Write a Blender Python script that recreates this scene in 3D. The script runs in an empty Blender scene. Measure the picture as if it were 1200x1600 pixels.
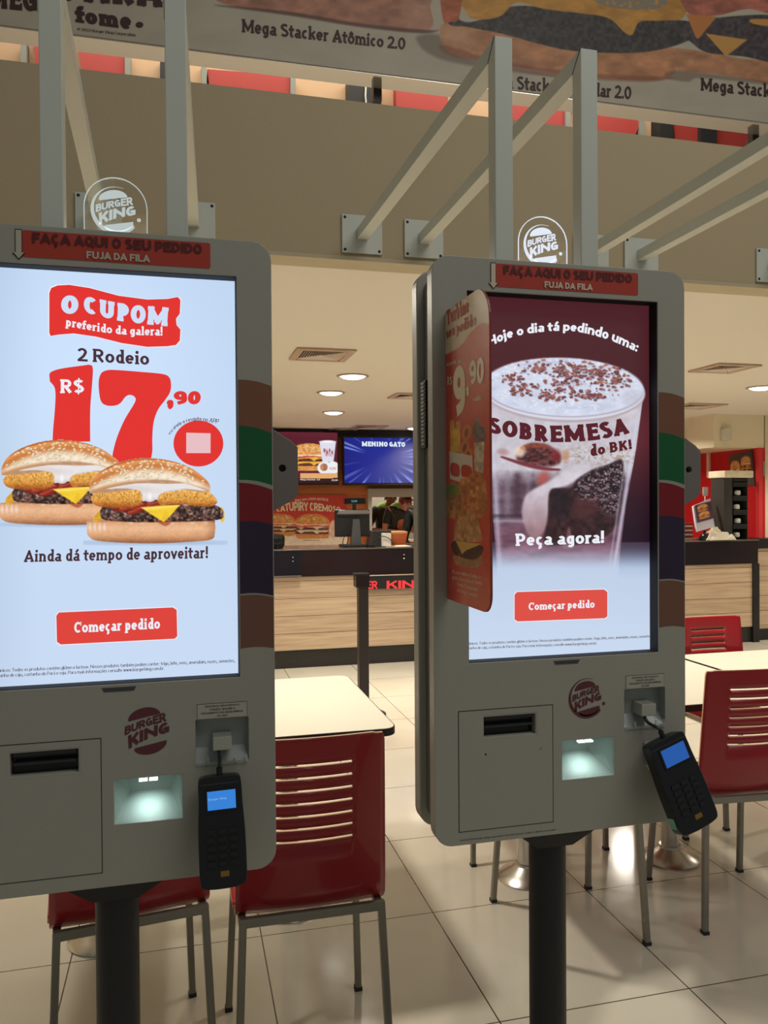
import bpy, bmesh, math, random
import numpy as np
from mathutils import Vector, Matrix

C = bpy.context.scene.collection
SC = bpy.context.scene

# ------------------------------------------------------------------ camera
F_PX = 1250.0
YAW, PITCH, ROLL, EYE = math.radians(14.1), math.radians(-0.7), math.radians(0.4), 1.5
FW = np.array([math.sin(YAW)*math.cos(PITCH), math.cos(YAW)*math.cos(PITCH), math.sin(PITCH)])
_rt = np.array([math.cos(YAW), -math.sin(YAW), 0.0])
_up = np.cross(_rt, FW)
RT = _rt*math.cos(ROLL) - _up*math.sin(ROLL)
UP = _up*math.cos(ROLL) + _rt*math.sin(ROLL)
EYEP = np.array([0, 0, EYE])
cam_data = bpy.data.cameras.new('camera')
cam = bpy.data.objects.new('camera', cam_data)
C.objects.link(cam)
cam_data.sensor_fit = 'VERTICAL'
cam_data.sensor_height = 36.0
cam_data.lens = F_PX/1600*36.0
cam_data.clip_start = 0.05
M = Matrix(((RT[0], UP[0], -FW[0], 0), (RT[1], UP[1], -FW[1], 0), (RT[2], UP[2], -FW[2], EYE), (0, 0, 0, 1)))
cam.matrix_world = M
SC.camera = cam
SC.view_settings.view_transform = 'Standard'
SC.view_settings.look = 'None'
SC.view_settings.gamma = 1.0
SC.view_settings.exposure = 0.0
SC.view_settings.use_curve_mapping = False

# ------------------------------------------------------------------ world and lamps
world = bpy.data.worlds.new('world')
SC.world = world
world.use_nodes = True
wb = world.node_tree.nodes['Background']
wb.inputs[0].default_value = (0.88, 0.97, 0.92, 1)
wb.inputs[1].default_value = 0.135

def area_lamp(name, loc, rot, size, power, col, size_y=None, spread=None):
    d = bpy.data.lights.new(name, 'AREA')
    d.shape = 'RECTANGLE' if size_y else 'DISK'
    d.size = size
    if size_y: d.size_y = size_y
    d.energy = power
    d.color = col
    o = bpy.data.objects.new(name, d)
    o.location = loc
    o.rotation_euler = rot
    if spread: d.spread = math.radians(spread)
    C.objects.link(o)
    return o
WARM = (1.0, 0.915, 0.79)
LAMP_W = 25.0
# the restaurant's recessed downlights: the five the photo shows, then unseen lamps added to brighten the room
DOWNLIGHTS = [(1.205, 5.70), (1.206, 6.59), (1.494, 8.03), (2.80, 9.55), (4.60, 5.61)]
HIDDEN_FILL_LIGHTS = [(-1.2, 4.0), (-1.2, 6.4), (-1.0, 8.6), (0.2, 3.3), (2.4, 3.3), (3.0, 5.7), (4.7, 3.8), (3.1, 7.6), (4.7, 7.9), (6.6, 4.6), (6.6, 6.6), (0.0, 8.7)]
for x, y in DOWNLIGHTS + HIDDEN_FILL_LIGHTS:
    deep = y > 5.3 and (x, y) != (4.7, 7.9)
    area_lamp('downlight_and_fill_lamp', (x, y, 2.395), (0, 0, 0), 0.19, LAMP_W*(.62 if deep else 1.1), WARM, spread=112 if deep else (150 if y > 7 else 164))
# unseen fill lamps added to brighten the hall side, kitchen and upper storey
area_lamp('hall_fill_lamp', (2.2, -0.4, 4.9), (math.radians(28), 0, math.radians(10)), 3.0, 56.0, (1.0, 0.97, 0.90), 1.6)
area_lamp('kitchen_fill_lamp', (2.6, 11.2, 2.38), (0, 0, 0), 2.4, 26.0, (1.0, 0.93, 0.8), .5)
area_lamp('upper_fill_lamp', (1.2, 4.9, 5.2), (math.radians(20), 0, 0), 5.0, 60.0, (1.0, 0.9, 0.76), 0.8)

# ------------------------------------------------------------------ pixel <-> place
def s2l(c):
    c = np.asarray(c, float)
    return np.where(c <= 0.04045, c/12.92, ((c+0.055)/1.055)**2.4)
def rgb(r, g, b): return tuple(float(v) for v in s2l(np.array([r, g, b])/255.0))
def ray(x, y): return FW + RT*(x-600)/F_PX - UP*(y-800)/F_PX
def onY(x, y, Y):
    v = ray(x, y); return v*(Y/v[1]) + EYEP
def onX(x, y, X):
    v = ray(x, y); return v*(X/v[0]) + EYEP
def onZ(x, y, Z):
    v = ray(x, y); return v*((Z-EYE)/v[2]) + EYEP
def proj(P):
    P = np.asarray(P, float) - EYEP
    d = P@FW
    return 600+F_PX*(P@RT)/d, 800-F_PX*(P@UP)/d

# ------------------------------------------------------------------ materials
MATS = {}
def mat(name, col=(.5, .5, .5), rough=0.5, metal=0.0, emit=None, strength=1.0, trans=0.0, alpha=1.0, coat=0.0, bump=None, vary=None, ior=1.45, spec=0.5):
    if name in MATS: return MATS[name]
    m = bpy.data.materials.new(name)
    m.use_nodes = True
    nt = m.node_tree; b = nt.nodes['Principled BSDF']
    b.inputs['Base Color'].default_value = (*col, 1)
    b.inputs['Roughness'].default_value = rough
    b.inputs['Metallic'].default_value = metal
    b.inputs['IOR'].default_value = ior
    b.inputs['Specular IOR Level'].default_value = spec
    b.inputs['Transmission Weight'].default_value = trans
    b.inputs['Alpha'].default_value = alpha
    b.inputs['Coat Weight'].default_value = coat
    if emit is not None:
        b.inputs['Emission Color'].default_value = (*emit, 1)
        b.inputs['Emission Strength'].default_value = strength
    if bump or vary:
        tc = nt.nodes.new('ShaderNodeTexCoord')
        nz = nt.nodes.new('ShaderNodeTexNoise')
        nt.links.new(tc.outputs['Object'], nz.inputs['Vector'])
        nz.inputs['Scale'].default_value = (bump or vary)[0]
        nz.inputs['Detail'].default_value = 4
        if bump:
            bp = nt.nodes.new('ShaderNodeBump')
            bp.inputs['Strength'].default_value = bump[1]
            bp.inputs['Distance'].default_value = 0.002
            nt.links.new(nz.outputs['Fac'], bp.inputs['Height'])
            nt.links.new(bp.outputs['Normal'], b.inputs['Normal'])
        if vary:
            cr = nt.nodes.new('ShaderNodeMix'); cr.data_type = 'RGBA'
            cr.inputs['A'].default_value = (*[c*(1-vary[1]) for c in col], 1)
            cr.inputs['B'].default_value = (*[min(1, c*(1+vary[1])) for c in col], 1)
            nt.links.new(nz.outputs['Fac'], cr.inputs['Factor'])
            nt.links.new(cr.outputs['Result'], b.inputs['Base Color'])
    MATS[name] = m
    return m
def glow(name, col, strength=1.0, base=(0.01, 0.01, 0.01)):
    return mat(name, base, 0.35, emit=col, strength=strength)
def attr_mat(name, emissive, rough=0.5):
    if name in MATS: return MATS[name]
    m = bpy.data.materials.new(name); m.use_nodes = True
    nt = m.node_tree; b = nt.nodes['Principled BSDF']
    a = nt.nodes.new('ShaderNodeAttribute'); a.attribute_name = 'Col'
    b.inputs['Roughness'].default_value = rough
    if emissive:
        b.inputs['Base Color'].default_value = (0.01, 0.01, 0.01, 1)
        nt.links.new(a.outputs['Color'], b.inputs['Emission Color'])
        b.inputs['Emission Strength'].default_value = emissive
    else:
        nt.links.new(a.outputs['Color'], b.inputs['Base Color'])
    MATS[name] = m
    return m

# ------------------------------------------------------------------ objects
def wloc(o):
    v = np.zeros(3)
    while o is not None:
        v += np.array(o.location); o = o.parent
    return v
def root(name, label, cat, loc=(0, 0, 0), group=None):
    o = bpy.data.objects.new(name, None); C.objects.link(o)
    o.location = loc; o.empty_display_size = 0.1
    o['label'] = label; o['category'] = cat
    if group: o['group'] = group
    return o
def tag(o, label, cat, group=None):
    o['label'] = label; o['category'] = cat
    if group: o['group'] = group
    return o
def structure(o):
    o['kind'] = 'structure'; return o
class MB:
    def __init__(s): s.v = []; s.f = []; s.m = []
    def add(s, verts, faces, mi=0):
        n = len(s.v); s.v += [tuple(map(float, p)) for p in verts]
        s.f += [tuple(i+n for i in f) for f in faces]; s.m += [mi]*len(faces); return s
    def hexa(s, p, mi=0):   # 8 points: bottom 4 then top 4
        return s.add(p, [(0, 3, 2, 1), (4, 5, 6, 7), (0, 1, 5, 4), (1, 2, 6, 5), (2, 3, 7, 6), (3, 0, 4, 7)], mi)
    def box(s, x0, x1, y0, y1, z0, z1, mi=0):
        return s.hexa([(x0, y0, z0), (x1, y0, z0), (x1, y1, z0), (x0, y1, z0), (x0, y0, z1), (x1, y0, z1), (x1, y1, z1), (x0, y1, z1)], mi)
    def prism(s, pts, d, mi=0):   # 3D polygon extruded by vector d
        pts = [np.array(p, float) for p in pts]; n = len(pts); d = np.array(d, float)
        return s.add(pts+[p+d for p in pts], [tuple(range(n))[::-1], tuple(range(n, 2*n))]+[(i, (i+1) % n, n+(i+1) % n, n+i) for i in range(n)], mi)
    def bar(s, a, b, w, h=None, up=(0, 0, 1), mi=0):
        a = np.array(a, float); b = np.array(b, float); d = (b-a)/np.linalg.norm(b-a); h = h or w
        u = np.array(up, float)
        if abs(u@d) > 0.95: u = np.array([0, 1., 0])
        x = np.cross(d, u); x /= np.linalg.norm(x); u = np.cross(x, d)
        q = [a+x*i*w/2+u*j*h/2 for i, j in ((-1, -1), (1, -1), (1, 1), (-1, 1))]
        return s.hexa(q+[p+b-a for p in q], mi)
    def tube(s, path, r, n=12, mi=0, cap=True):
        P = [np.array(p, float) for p in path]; rings = []
        rr = r if hasattr(r, '__len__') else [r]*len(P)
        prev = None
        for i, p in enumerate(P):
            d = (P[min(i+1, len(P)-1)]-P[max(i-1, 0)]); d /= np.linalg.norm(d)
            if prev is None:
                u = np.array([0, 0, 1.]) if abs(d[2]) < .9 else np.array([0, 1., 0])
            else: u = prev
            x = np.cross(d, u); x /= np.linalg.norm(x); u = np.cross(x, d); prev = u
            rings.append([p+rr[i]*(x*math.cos(t)+u*math.sin(t)) for t in [2*math.pi*k/n for k in range(n)]])
        V = [q for g in rings for q in g]; Fc = []
        for i in range(len(P)-1):
            for k in range(n):
                a = i*n+k; b_ = i*n+(k+1) % n
                Fc.append((a, b_, b_+n, a+n))
        if cap: Fc += [tuple(range(n))[::-1], tuple(range((len(P)-1)*n, len(P)*n))]
        return s.add(V, Fc, mi)
    def lathe(s, prof, c, n=32, mi=0):
        V = []; Fc = []
        for r, z in prof:
            V += [(c[0]+r*math.cos(2*math.pi*k/n), c[1]+r*math.sin(2*math.pi*k/n), c[2]+z) for k in range(n)]
        for i in range(len(prof)-1):
            for k in range(n):
                a = i*n+k; b_ = i*n+(k+1) % n
                Fc.append((a, b_, b_+n, a+n))
        Fc += [tuple(range(n))[::-1], tuple(range((len(prof)-1)*n, len(prof)*n))]
        return s.add(V, Fc, mi)
    def ball(s, c, r, n=16, mi=0):
        r = r if hasattr(r, '__len__') else (r, r, r)
        V = []; Fc = []; h = n//2
        for i in range(h+1):
            t = math.pi*i/h
            for k in range(n):
                p = 2*math.pi*k/n
                V.append((c[0]+r[0]*math.sin(t)*math.cos(p), c[1]+r[1]*math.sin(t)*math.sin(p), c[2]+r[2]*math.cos(t)))
        for i in range(h):
            for k in range(n):
                Fc.append((i*n+k, i*n+(k+1) % n, (i+1)*n+(k+1) % n, (i+1)*n+k))
        return s.add(V, Fc, mi)
    def build(s, name, mats, parent=None, bevel=0, smooth=False, seg=2, flat=False):
        if not isinstance(mats, (list, tuple)): mats = [mats]
        off = wloc(parent) if parent is not None else np.zeros(3)
        me = bpy.data.meshes.new(name)
        me.from_pydata([tuple(np.array(v)-off) for v in s.v], [], s.f)
        for m_ in mats: me.materials.append(m_)
        me.polygons.foreach_set('material_index', s.m)
        bm = bmesh.new(); bm.from_mesh(me)
        if not flat:
            bmesh.ops.remove_doubles(bm, verts=bm.verts, dist=1e-6)
            bmesh.ops.recalc_face_normals(bm, faces=bm.faces)
        bm.to_mesh(me); bm.free()
        o = bpy.data.objects.new(name, me); C.objects.link(o)
        if parent is not None: o.parent = parent
        if smooth:
            me.polygons.foreach_set('use_smooth', [True]*len(me.polygons))
            me.set_sharp_from_angle(angle=math.radians(40))
        if bevel:
            md = o.modifiers.new('bevel', 'BEVEL'); md.width = bevel; md.segments = seg; md.limit_method = 'ANGLE'
        return o

def rrect(x0, x1, y0, y1, r, n=6):
    r = r if hasattr(r, '__len__') else [r]*4   # bl, br, tr, tl
    out = []
    for (cx, cy, a0, q) in ((x0, y0, 180, 0), (x1, y0, 270, 1), (x1, y1, 0, 2), (x0, y1, 90, 3)):
        R = r[q]
        if R <= 0: out.append((cx, cy)); continue
        ox = cx + (R if q in (0, 3) else -R); oy = cy + (R if q in (0, 1) else -R)
        for k in range(n+1):
            a = math.radians(a0+90*k/n)
            out.append((ox+R*math.cos(a), oy+R*math.sin(a)))
    return out
def circle(cx, cy, rx, ry=None, n=24, a0=0, a1=360):
    ry = ry or rx; full = abs(a1-a0) >= 360
    m_ = n if full else n+1
    return [(cx+rx*math.cos(math.radians(a0+(a1-a0)*k/n)), cy+ry*math.sin(math.radians(a0+(a1-a0)*k/n))) for k in range(m_)]
def holed(outer, holes, mapf, depth):
    """plate with openings: 2D outline and hole loops, mapped to 3D, extruded by depth"""
    bm = bmesh.new(); edges = []
    for loop in [outer]+holes:
        vs = [bm.verts.new(tuple(map(float, mapf(*p)))) for p in loop]
        for i in range(len(vs)): edges.append(bm.edges.new((vs[i], vs[(i+1) % len(vs)])))
    bmesh.ops.triangle_fill(bm, edges=edges, use_beauty=True)
    r = bmesh.ops.extrude_face_region(bm, geom=bm.faces[:])
    vs = [g for g in r['geom'] if isinstance(g, bmesh.types.BMVert)]
    bmesh.ops.translate(bm, verts=vs, vec=Vector(depth))
    bmesh.ops.recalc_face_normals(bm, faces=bm.faces)
    bm.verts.index_update()
    V = [tuple(v.co) for v in bm.verts]; Fc = [tuple(v.index for v in f.verts) for f in bm.faces]
    bm.free()
    return V, Fc

def catmull(pts, n=8, closed=False):
    pts = [np.array(p, float) for p in pts]; out = []; N = len(pts)
    rng = range(N) if closed else range(N-1)
    for i in rng:
        if closed: p0, p1, p2, p3 = pts[i-1], pts[i], pts[(i+1) % N], pts[(i+2) % N]
        else: p0, p1, p2, p3 = pts[max(i-1, 0)], pts[i], pts[i+1], pts[min(i+2, N-1)]
        for k in range(n):
            t = k/n
            out.append(0.5*((2*p1)+(-p0+p2)*t+(2*p0-5*p1+4*p2-p3)*t*t+(-p0+3*p1-3*p2+p3)*t**3))
    if not closed: out.append(pts[-1])
    return out

# ------------------------------------------------------------------ lettering
_TX = {}
# ------------------------------------------------------------------ lettering: a slab and a plain alphabet drawn as nib strokes
def _arc(cx, cy, rx, ry, a0, a1, n=None):
    n = n or max(4, int(abs(a1-a0)/18))
    return [(cx+rx*math.cos(math.radians(a0+(a1-a0)*k/n)), cy+ry*math.sin(math.radians(a0+(a1-a0)*k/n))) for k in range(n+1)]
def _bowl(xs, xr, yb, yt):
    ry = (yt-yb)/2; rx = min(ry*1.1, xr-xs); return [(xs, yt)]+_arc(xr-rx, (yt+yb)/2, rx, ry, 90, -90)+[(xs, yb)]
ACC = {'á': ('a', '´'), 'ã': ('a', '~'), 'ç': ('c', ','), 'Ç': ('C', ','), 'ô': ('o', '^'), 'ê': ('e', '^'), 'é': ('e', '´'), 'ú': ('u', '´'), 'õ': ('o', '~'), 'â': ('a', '^')}
def glyph(ch, a, b, ser, xh=.70):
    """width and strokes; a, b are half widths of upright and level strokes; caps are 1 high"""
    S = []; L = lambda *p: S.append(('L', list(p))); Cv = lambda p: S.append(('C', list(p)))
    def st(x, y0, y1, fl='bt'):
        S.append(('V', x, y0, y1))
        if ser:
            e = max(.03, .11-a*.5); k = b*.78
            for f_, yy in (('b', y0+k), ('t', y1-k)):
                if f_ in fl: S.append(('R', x-a-e, x+a+e, yy-k, yy+k))
            if 'l' in fl: S.append(('R', x-a-e, x, y1-2*k, y1))
    y0, y1, h, x0, ds, asc = b, 1-b, xh-b, a+(a*.5 if ser else 0), -.26, 1.06
    if ch in ACC:
        w, S2 = glyph(ACC[ch][0], a, b, ser, xh); S2 = list(S2); t = 1.0 if ch.isupper() else xh; m = w/2; k = ACC[ch][1]
        if k == '´': S2.append(('L', [(m-.02, t+.10), (m+.10, t+.24)]))
        if k == '^': S2.append(('L', [(m-.12, t+.10), (m, t+.22)])); S2.append(('L', [(m, t+.22), (m+.12, t+.10)]))
        if k == '~': S2.append(('C', [(m-.14, t+.10), (m-.06, t+.18), (m+.05, t+.12), (m+.14, t+.2)]))
        if k == ',': S2.append(('C', [(m, 0), (m+.06, -.10), (m, -.20), (m-.10, -.20)]))
        return w, S2
    W = .86; x1 = W-x0; m = W/2
    if ch == 'A':
        W = .98; m = W/2; L((x0*.8, y0), (m, y1)); L((m, y1), (W-x0*.8, y0)); L((W*.28, .30), (W*.72, .30))
        if ser: S.append(('R', 0, .36, 0, 1.5*b)); S.append(('R', W-.36, W, 0, 1.5*b))
    elif ch == 'B': st(x0, 0, 1); Cv(_bowl(x0, x1-.03, .53, y1)); Cv(_bowl(x0, x1+.02, y0, .53))
    elif ch == 'C':
        Cv(_arc(m+.02, .5, m-a, .5-b, 48, 312));
        if ser and a < .13: S.append(('R', W-.13, W-.03, .64, 1.0))
    elif ch == 'D': st(x0, 0, 1); Cv(_bowl(x0, x1+.04, y0, y1)); W = .9
    elif ch == 'E':
        W = .80; st(x0, 0, 1); L((x0, y1), (W-a*.6, y1)); L((x0, .52), (W-.16, .52)); L((x0, y0), (W-a*.5, y0))
        if ser: S.append(('R', W-.10, W, .70, 1)); S.append(('R', W-.10, W+.02, 0, .30)); S.append(('R', W-.22, W-.13, .38, .66))
    elif ch == 'F':
        W = .76; st(x0, 0, 1); L((x0, y1), (W-a*.6, y1)); L((x0, .50), (W-.18, .50))
        if ser: S.append(('R', W-.10, W, .70, 1))
    elif ch == 'G':
        W = .92; m = W/2; Cv(_arc(m, .5, m-a, .5-b, 48, 300)); S.append(('V', W-a-.02, .05, .5)); L((m+.05, .46), (W-a, .46))
    elif ch == 'H': W = .94+1.5*max(0, a-.09); st(x0, 0, 1); st(W-x0, 0, 1); L((x0, .5), (W-x0, .5))
    elif ch == 'I': W = 2*x0+(.06 if ser else .02); st(W/2, 0, 1)
    elif ch == 'J': W = .64; S.append(('V', W-x0, .3, 1)); Cv(_arc(W/2-.02, .32, W/2-x0+.02, .32-b, 0, -150)); 
    elif ch == 'K': W = .92; st(x0, 0, 1); L((x0+.04, .40), (W-x0-.02, y1)); L((.42, .58), (W-x0, y0))
    elif ch == 'L': W = .74; st(x0, 0, 1); L((x0, y0), (W-a*.5, y0))
    elif ch == 'M': W = 1.14+3*max(0, a-.09); st(x0, 0, 1); st(W-x0, 0, 1); L((x0, y1-.02), (W/2, .22)); L((W/2, .22), (W-x0, y1-.02))
    elif ch == 'N': W = .98+2.5*max(0, a-.09); st(x0, 0, 1); st(W-x0, 0, 1, 't'); L((x0, y1-.03), (W-x0, y0+.05))
    elif ch in 'OQ':
        W = .92; m = W/2; Cv(_arc(m, .5, m-a, .5-b, 0, 360, 28))
        if ch == 'Q': L((m+.08, .22), (W-.08, .0))
    elif ch == 'P': W = .82; st(x0, 0, 1); Cv(_bowl(x0, W-x0+.03, .42, y1))
    elif ch == 'R': W = .90; st(x0, 0, 1); Cv(_bowl(x0, W-x0-.02, .48, y1)); L((m-.02, .48), (W-x0, y0)); 
    elif ch == 'S':
        W = .80; m = W/2; r = m-a
        Cv(_arc(m, .74, r*.94, .26-b, 30, 200)+_arc(m, .5, r*.5, .05, 150, 30)[1:0]+[(m-.02, .53), (m+.14, .47)]+_arc(m, .27, r, .27-b, 35, -150))
    elif ch == 'T':
        W = .86; st(W/2, 0, 1, 'b'); L((a*.6, y1), (W-a*.6, y1))
        if ser: S.append(('R', 0, .10, .70, 1)); S.append(('R', W-.10, W, .70, 1))
    elif ch == 'U': W = .92+1.2*max(0, a-.09); st(x0, .36, 1, 't'); st(W-x0, .36, 1, 't'); Cv(_arc(W/2, .38, W/2-x0, .38-b, 180, 360))
    elif ch == 'V': W = .92; L((x0*.8, y1), (W/2, y0)); L((W/2, y0), (W-x0*.8, y1))
    elif ch == 'X': L((x0, y1), (x1, y0)); L((x0, y0), (x1, y1))
    elif ch == 'Y': S.append(('V', m, 0, .5)); L((x0*.8, y1), (m, .46)); L((m, .46), (W-x0*.8, y1))
    elif ch == 'Z': W = .78; L((a, y1), (W-a, y1)); L((W-a, y1), (a, y0)); L((a, y0), (W-a, y0))
    elif ch == '0': W = .78; m = W/2; Cv(_arc(m, .5, m-a, .5-b, 0, 360, 28))
    elif ch == '1': W = .5; S.append(('V', .28, 0, 1)); L((.08, .80), (.26, y1)); S.append(('R', .04, .52, 0, 1.5*b))
    elif ch == '2': W = .76; Cv(_arc(.37, .70, .37-a, .30-b, 165, -20)+[(.48, .40), (a, y0)]); L((a, y0), (W-a*.4, y0))
    elif ch == '3': W = .76; Cv(_arc(.36, .74, .26, .26-b, 150, -90)); Cv(_arc(.36, .28, .30, .28-b, 90, -155))
    elif ch == '4': W = .82; S.append(('V', .56, 0, 1)); L((.5, y1), (a, .30)); L((a, .28), (W-a*.4, .28))
    elif ch == '5': W = .76; L((.16, y1), (W-a, y1)); L((.16, y1), (.14, .52)); Cv([(.14, .55)]+_arc(.38, .32, .28, .32-b, 80, -150))
    elif ch == '6': W = .8; Cv(_arc(.4, .33, .4-a, .33-b, 0, 360, 22)); Cv([(a, .36), (.18, .74), (.55, y1)])
    elif ch == '7': W = .72; L((a*.6, y1), (W-a, y1)); L((W-a, y1), (.26, y0))
    elif ch == '8': W = .78; m = W/2; Cv(_arc(m, .74, m-a-.03, .26-b, 0, 360, 20)); Cv(_arc(m, .28, m-a, .28-b, 0, 360, 20))
    elif ch == '9': W = .8; Cv(_arc(.4, .67, .4-a, .33-b, 0, 360, 22)); Cv([(.8-a, .64), (.62, .26), (.25, y0)])
    elif ch == 'a':
        W = .66; S.append(('V', W-x0, 0, xh-.16)); Cv(_arc(.34, xh-.24, .32-x0+.02, .24-b, 150, 0)); Cv(_arc(.30, .20, .30-a, .20-b*.9, 60, 360-60)); 
        if ser: S.append(('R', W-x0, W+.03, 0, 1.5*b))
    elif ch in 'bdpq':
        W = .72; m = W/2; up = ch in 'bd'; xx = x0 if ch in 'bp' else W-x0
        Cv(_arc(m, xh/2, m-x0, xh/2-b, 0, 360, 22))
        S.append(('V', xx, 0 if up else ds, asc if up else xh))
        if ser:
            k = b*.75
            if up: S.append(('R', xx-a*1.7, xx, asc-2*k, asc)); 
            else: S.append(('R', xx-a*1.6, xx+a*1.6, ds, ds+2*k))
            if ch == 'd': S.append(('R', xx, xx+a*1.7, 0, 2*k))
    elif ch == 'c': W = .62; m = W/2; Cv(_arc(m+.02, xh/2, m-a, xh/2-b, 50, 310))
    elif ch == 'e': W = .66; m = W/2; Cv([(a, xh*.50), (W-a, xh*.50)][:0]+_arc(m, xh/2, m-a, xh/2-b, 5, 318)); L((a+.02, xh*.5), (W-a-.01, xh*.5))
    elif ch == 'f': W = .46; S.append(('V', .19, 0, .84)); Cv(_arc(.36, .84, .17, 1.04-b-.84, 180, 60)); L((.04, xh-b), (.40, xh-b)); (ser and S.append(('R', .19-a*1.7, .19+a*1.7, 0, 1.5*b)))
    elif ch == 'g': W = .70; m = W/2; Cv(_arc(m-.02, xh*.5, m-x0, xh/2-b, 0, 360, 22)); S.append(('V', W-x0, -.02, xh)); Cv(_arc(m, .0, W/2-x0, .26-b, 0, -150))
    elif ch in 'hn': W = .74; st(x0, 0, asc if ch == 'h' else xh, 'bl'); st(W-x0, 0, xh*.6, 'b'); Cv(_arc(W/2, xh*.58, W/2-x0, xh*.42-b, 180, 0))
    elif ch in 'ij':
        W = 2*x0+.02; 
        if ch == 'i': st(W/2, 0, xh, 'bl')
        else: S.append(('V', W/2, -.05, xh)); Cv(_arc(W/2-.14, -.05, .14, .2-b, 0, -100))
        S.append(('D', W/2, xh+.22, max(a, b)*1.15))
    elif ch == 'k': W = .74; st(x0, 0, asc, 'bl'); L((x0+.03, .28), (W-x0, xh-b)); L((.34, .42), (W-x0+.02, y0))
    elif ch == 'l': W = 2*x0+.02; st(W/2, 0, asc, 'bl')
    elif ch == 'm':
        W = 1.10+2*max(0, a-.09); q = (W-2*x0)/2; st(x0, 0, xh, 'bl'); st(x0+q, 0, xh*.6, 'b'); st(x0+2*q, 0, xh*.6, 'b')
        for k in (0, 1): Cv(_arc(x0+q*(k+.5), xh*.6, q/2, xh*.4-b, 180, 0))
    elif ch == 'o': W = .70; m = W/2; Cv(_arc(m, xh/2, m-a, xh/2-b, 0, 360, 24))
    elif ch == 'r': W = .52; st(x0, 0, xh, 'bl'); Cv(_arc(x0+.20, xh*.55, .20, xh*.45-b, 180, 55))
    elif ch == 's': W = .56; m = W/2; Cv(_arc(m, xh*.74, (m-a)*.95, xh*.26-b*.9, 30, 200)+[(m, xh*.51)]+_arc(m, xh*.27, m-a, xh*.27-b*.9, 35, -150))
    elif ch == 't': W = .48; S.append(('V', .20, .2, .92)); Cv(_arc(.35, .22, .15, .22-b, 180, 290)); L((.04, xh-b), (.42, xh-b))
    elif ch == 'u': W = .74; st(x0, .25, xh, 'l'); st(W-x0, 0, xh, 'l'); Cv(_arc(W/2, .3, W/2-x0, .3-b, 180, 360))
    elif ch == 'v': W = .68; L((a, xh-b), (W/2, y0)); L((W/2, y0), (W-a, xh-b))
    elif ch == 'w': W = .98; L((a, xh-b), (.29, y0)); L((.29, y0), (.49, xh-b)); L((.49, xh-b), (.69, y0)); L((.69, y0), (W-a, xh-b))
    elif ch == 'x': W = .68; L((a, xh-b), (W-a, y0)); L((a, y0), (W-a, xh-b))
    elif ch == 'y': W = .68; L((a, xh-b), (W/2, y0)); L((W-a, xh-b), (.18, ds))
    elif ch == 'z': W = .62; L((a, xh-b), (W-a, xh-b)); L((W-a, xh-b), (a, y0)); L((a, y0), (W-a, y0))
    elif ch == '.': W = .26; S.append(('D', .13, max(a, .07), max(a, .07)*1.1))
    elif ch == ',': W = .30; S.append(('D', .16, a, a*1.2)); Cv([(.20, a), (.17, -.12), (.06, -.2)])
    elif ch == ':': W = .28; S.append(('D', .14, max(a, .07), max(a, .07)*1.1)); S.append(('D', .14, xh-.1, max(a, .07)*1.1))
    elif ch == '!': W = .30; S.append(('V', .15, .32, 1.04)); S.append(('D', .15, a*1.1, a*1.15))
    elif ch == '$': g = glyph('S', a, b, ser)[1]; S += g; W = .8; S.append(('V2', .4, -.12, 1.12))
    elif ch == '(' : W = .36; Cv([(.30, 1.05), (.14, .5), (.30, -.1)])
    elif ch == ')' : W = .36; Cv([(.06, 1.05), (.22, .5), (.06, -.1)])
    elif ch == '©': W = .9; Cv(_arc(.45, .5, .40, .42, 0, 360, 16)); Cv(_arc(.45, .5, .2, .2, 50, 310))
    elif ch == '&': W = .8; Cv([(.7, .0), (.25, .68), (.4, .95), (.5, .7), (.15, .3), (.35, .05), (.7, .35)])
    else: W = .42
    return W, S
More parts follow.
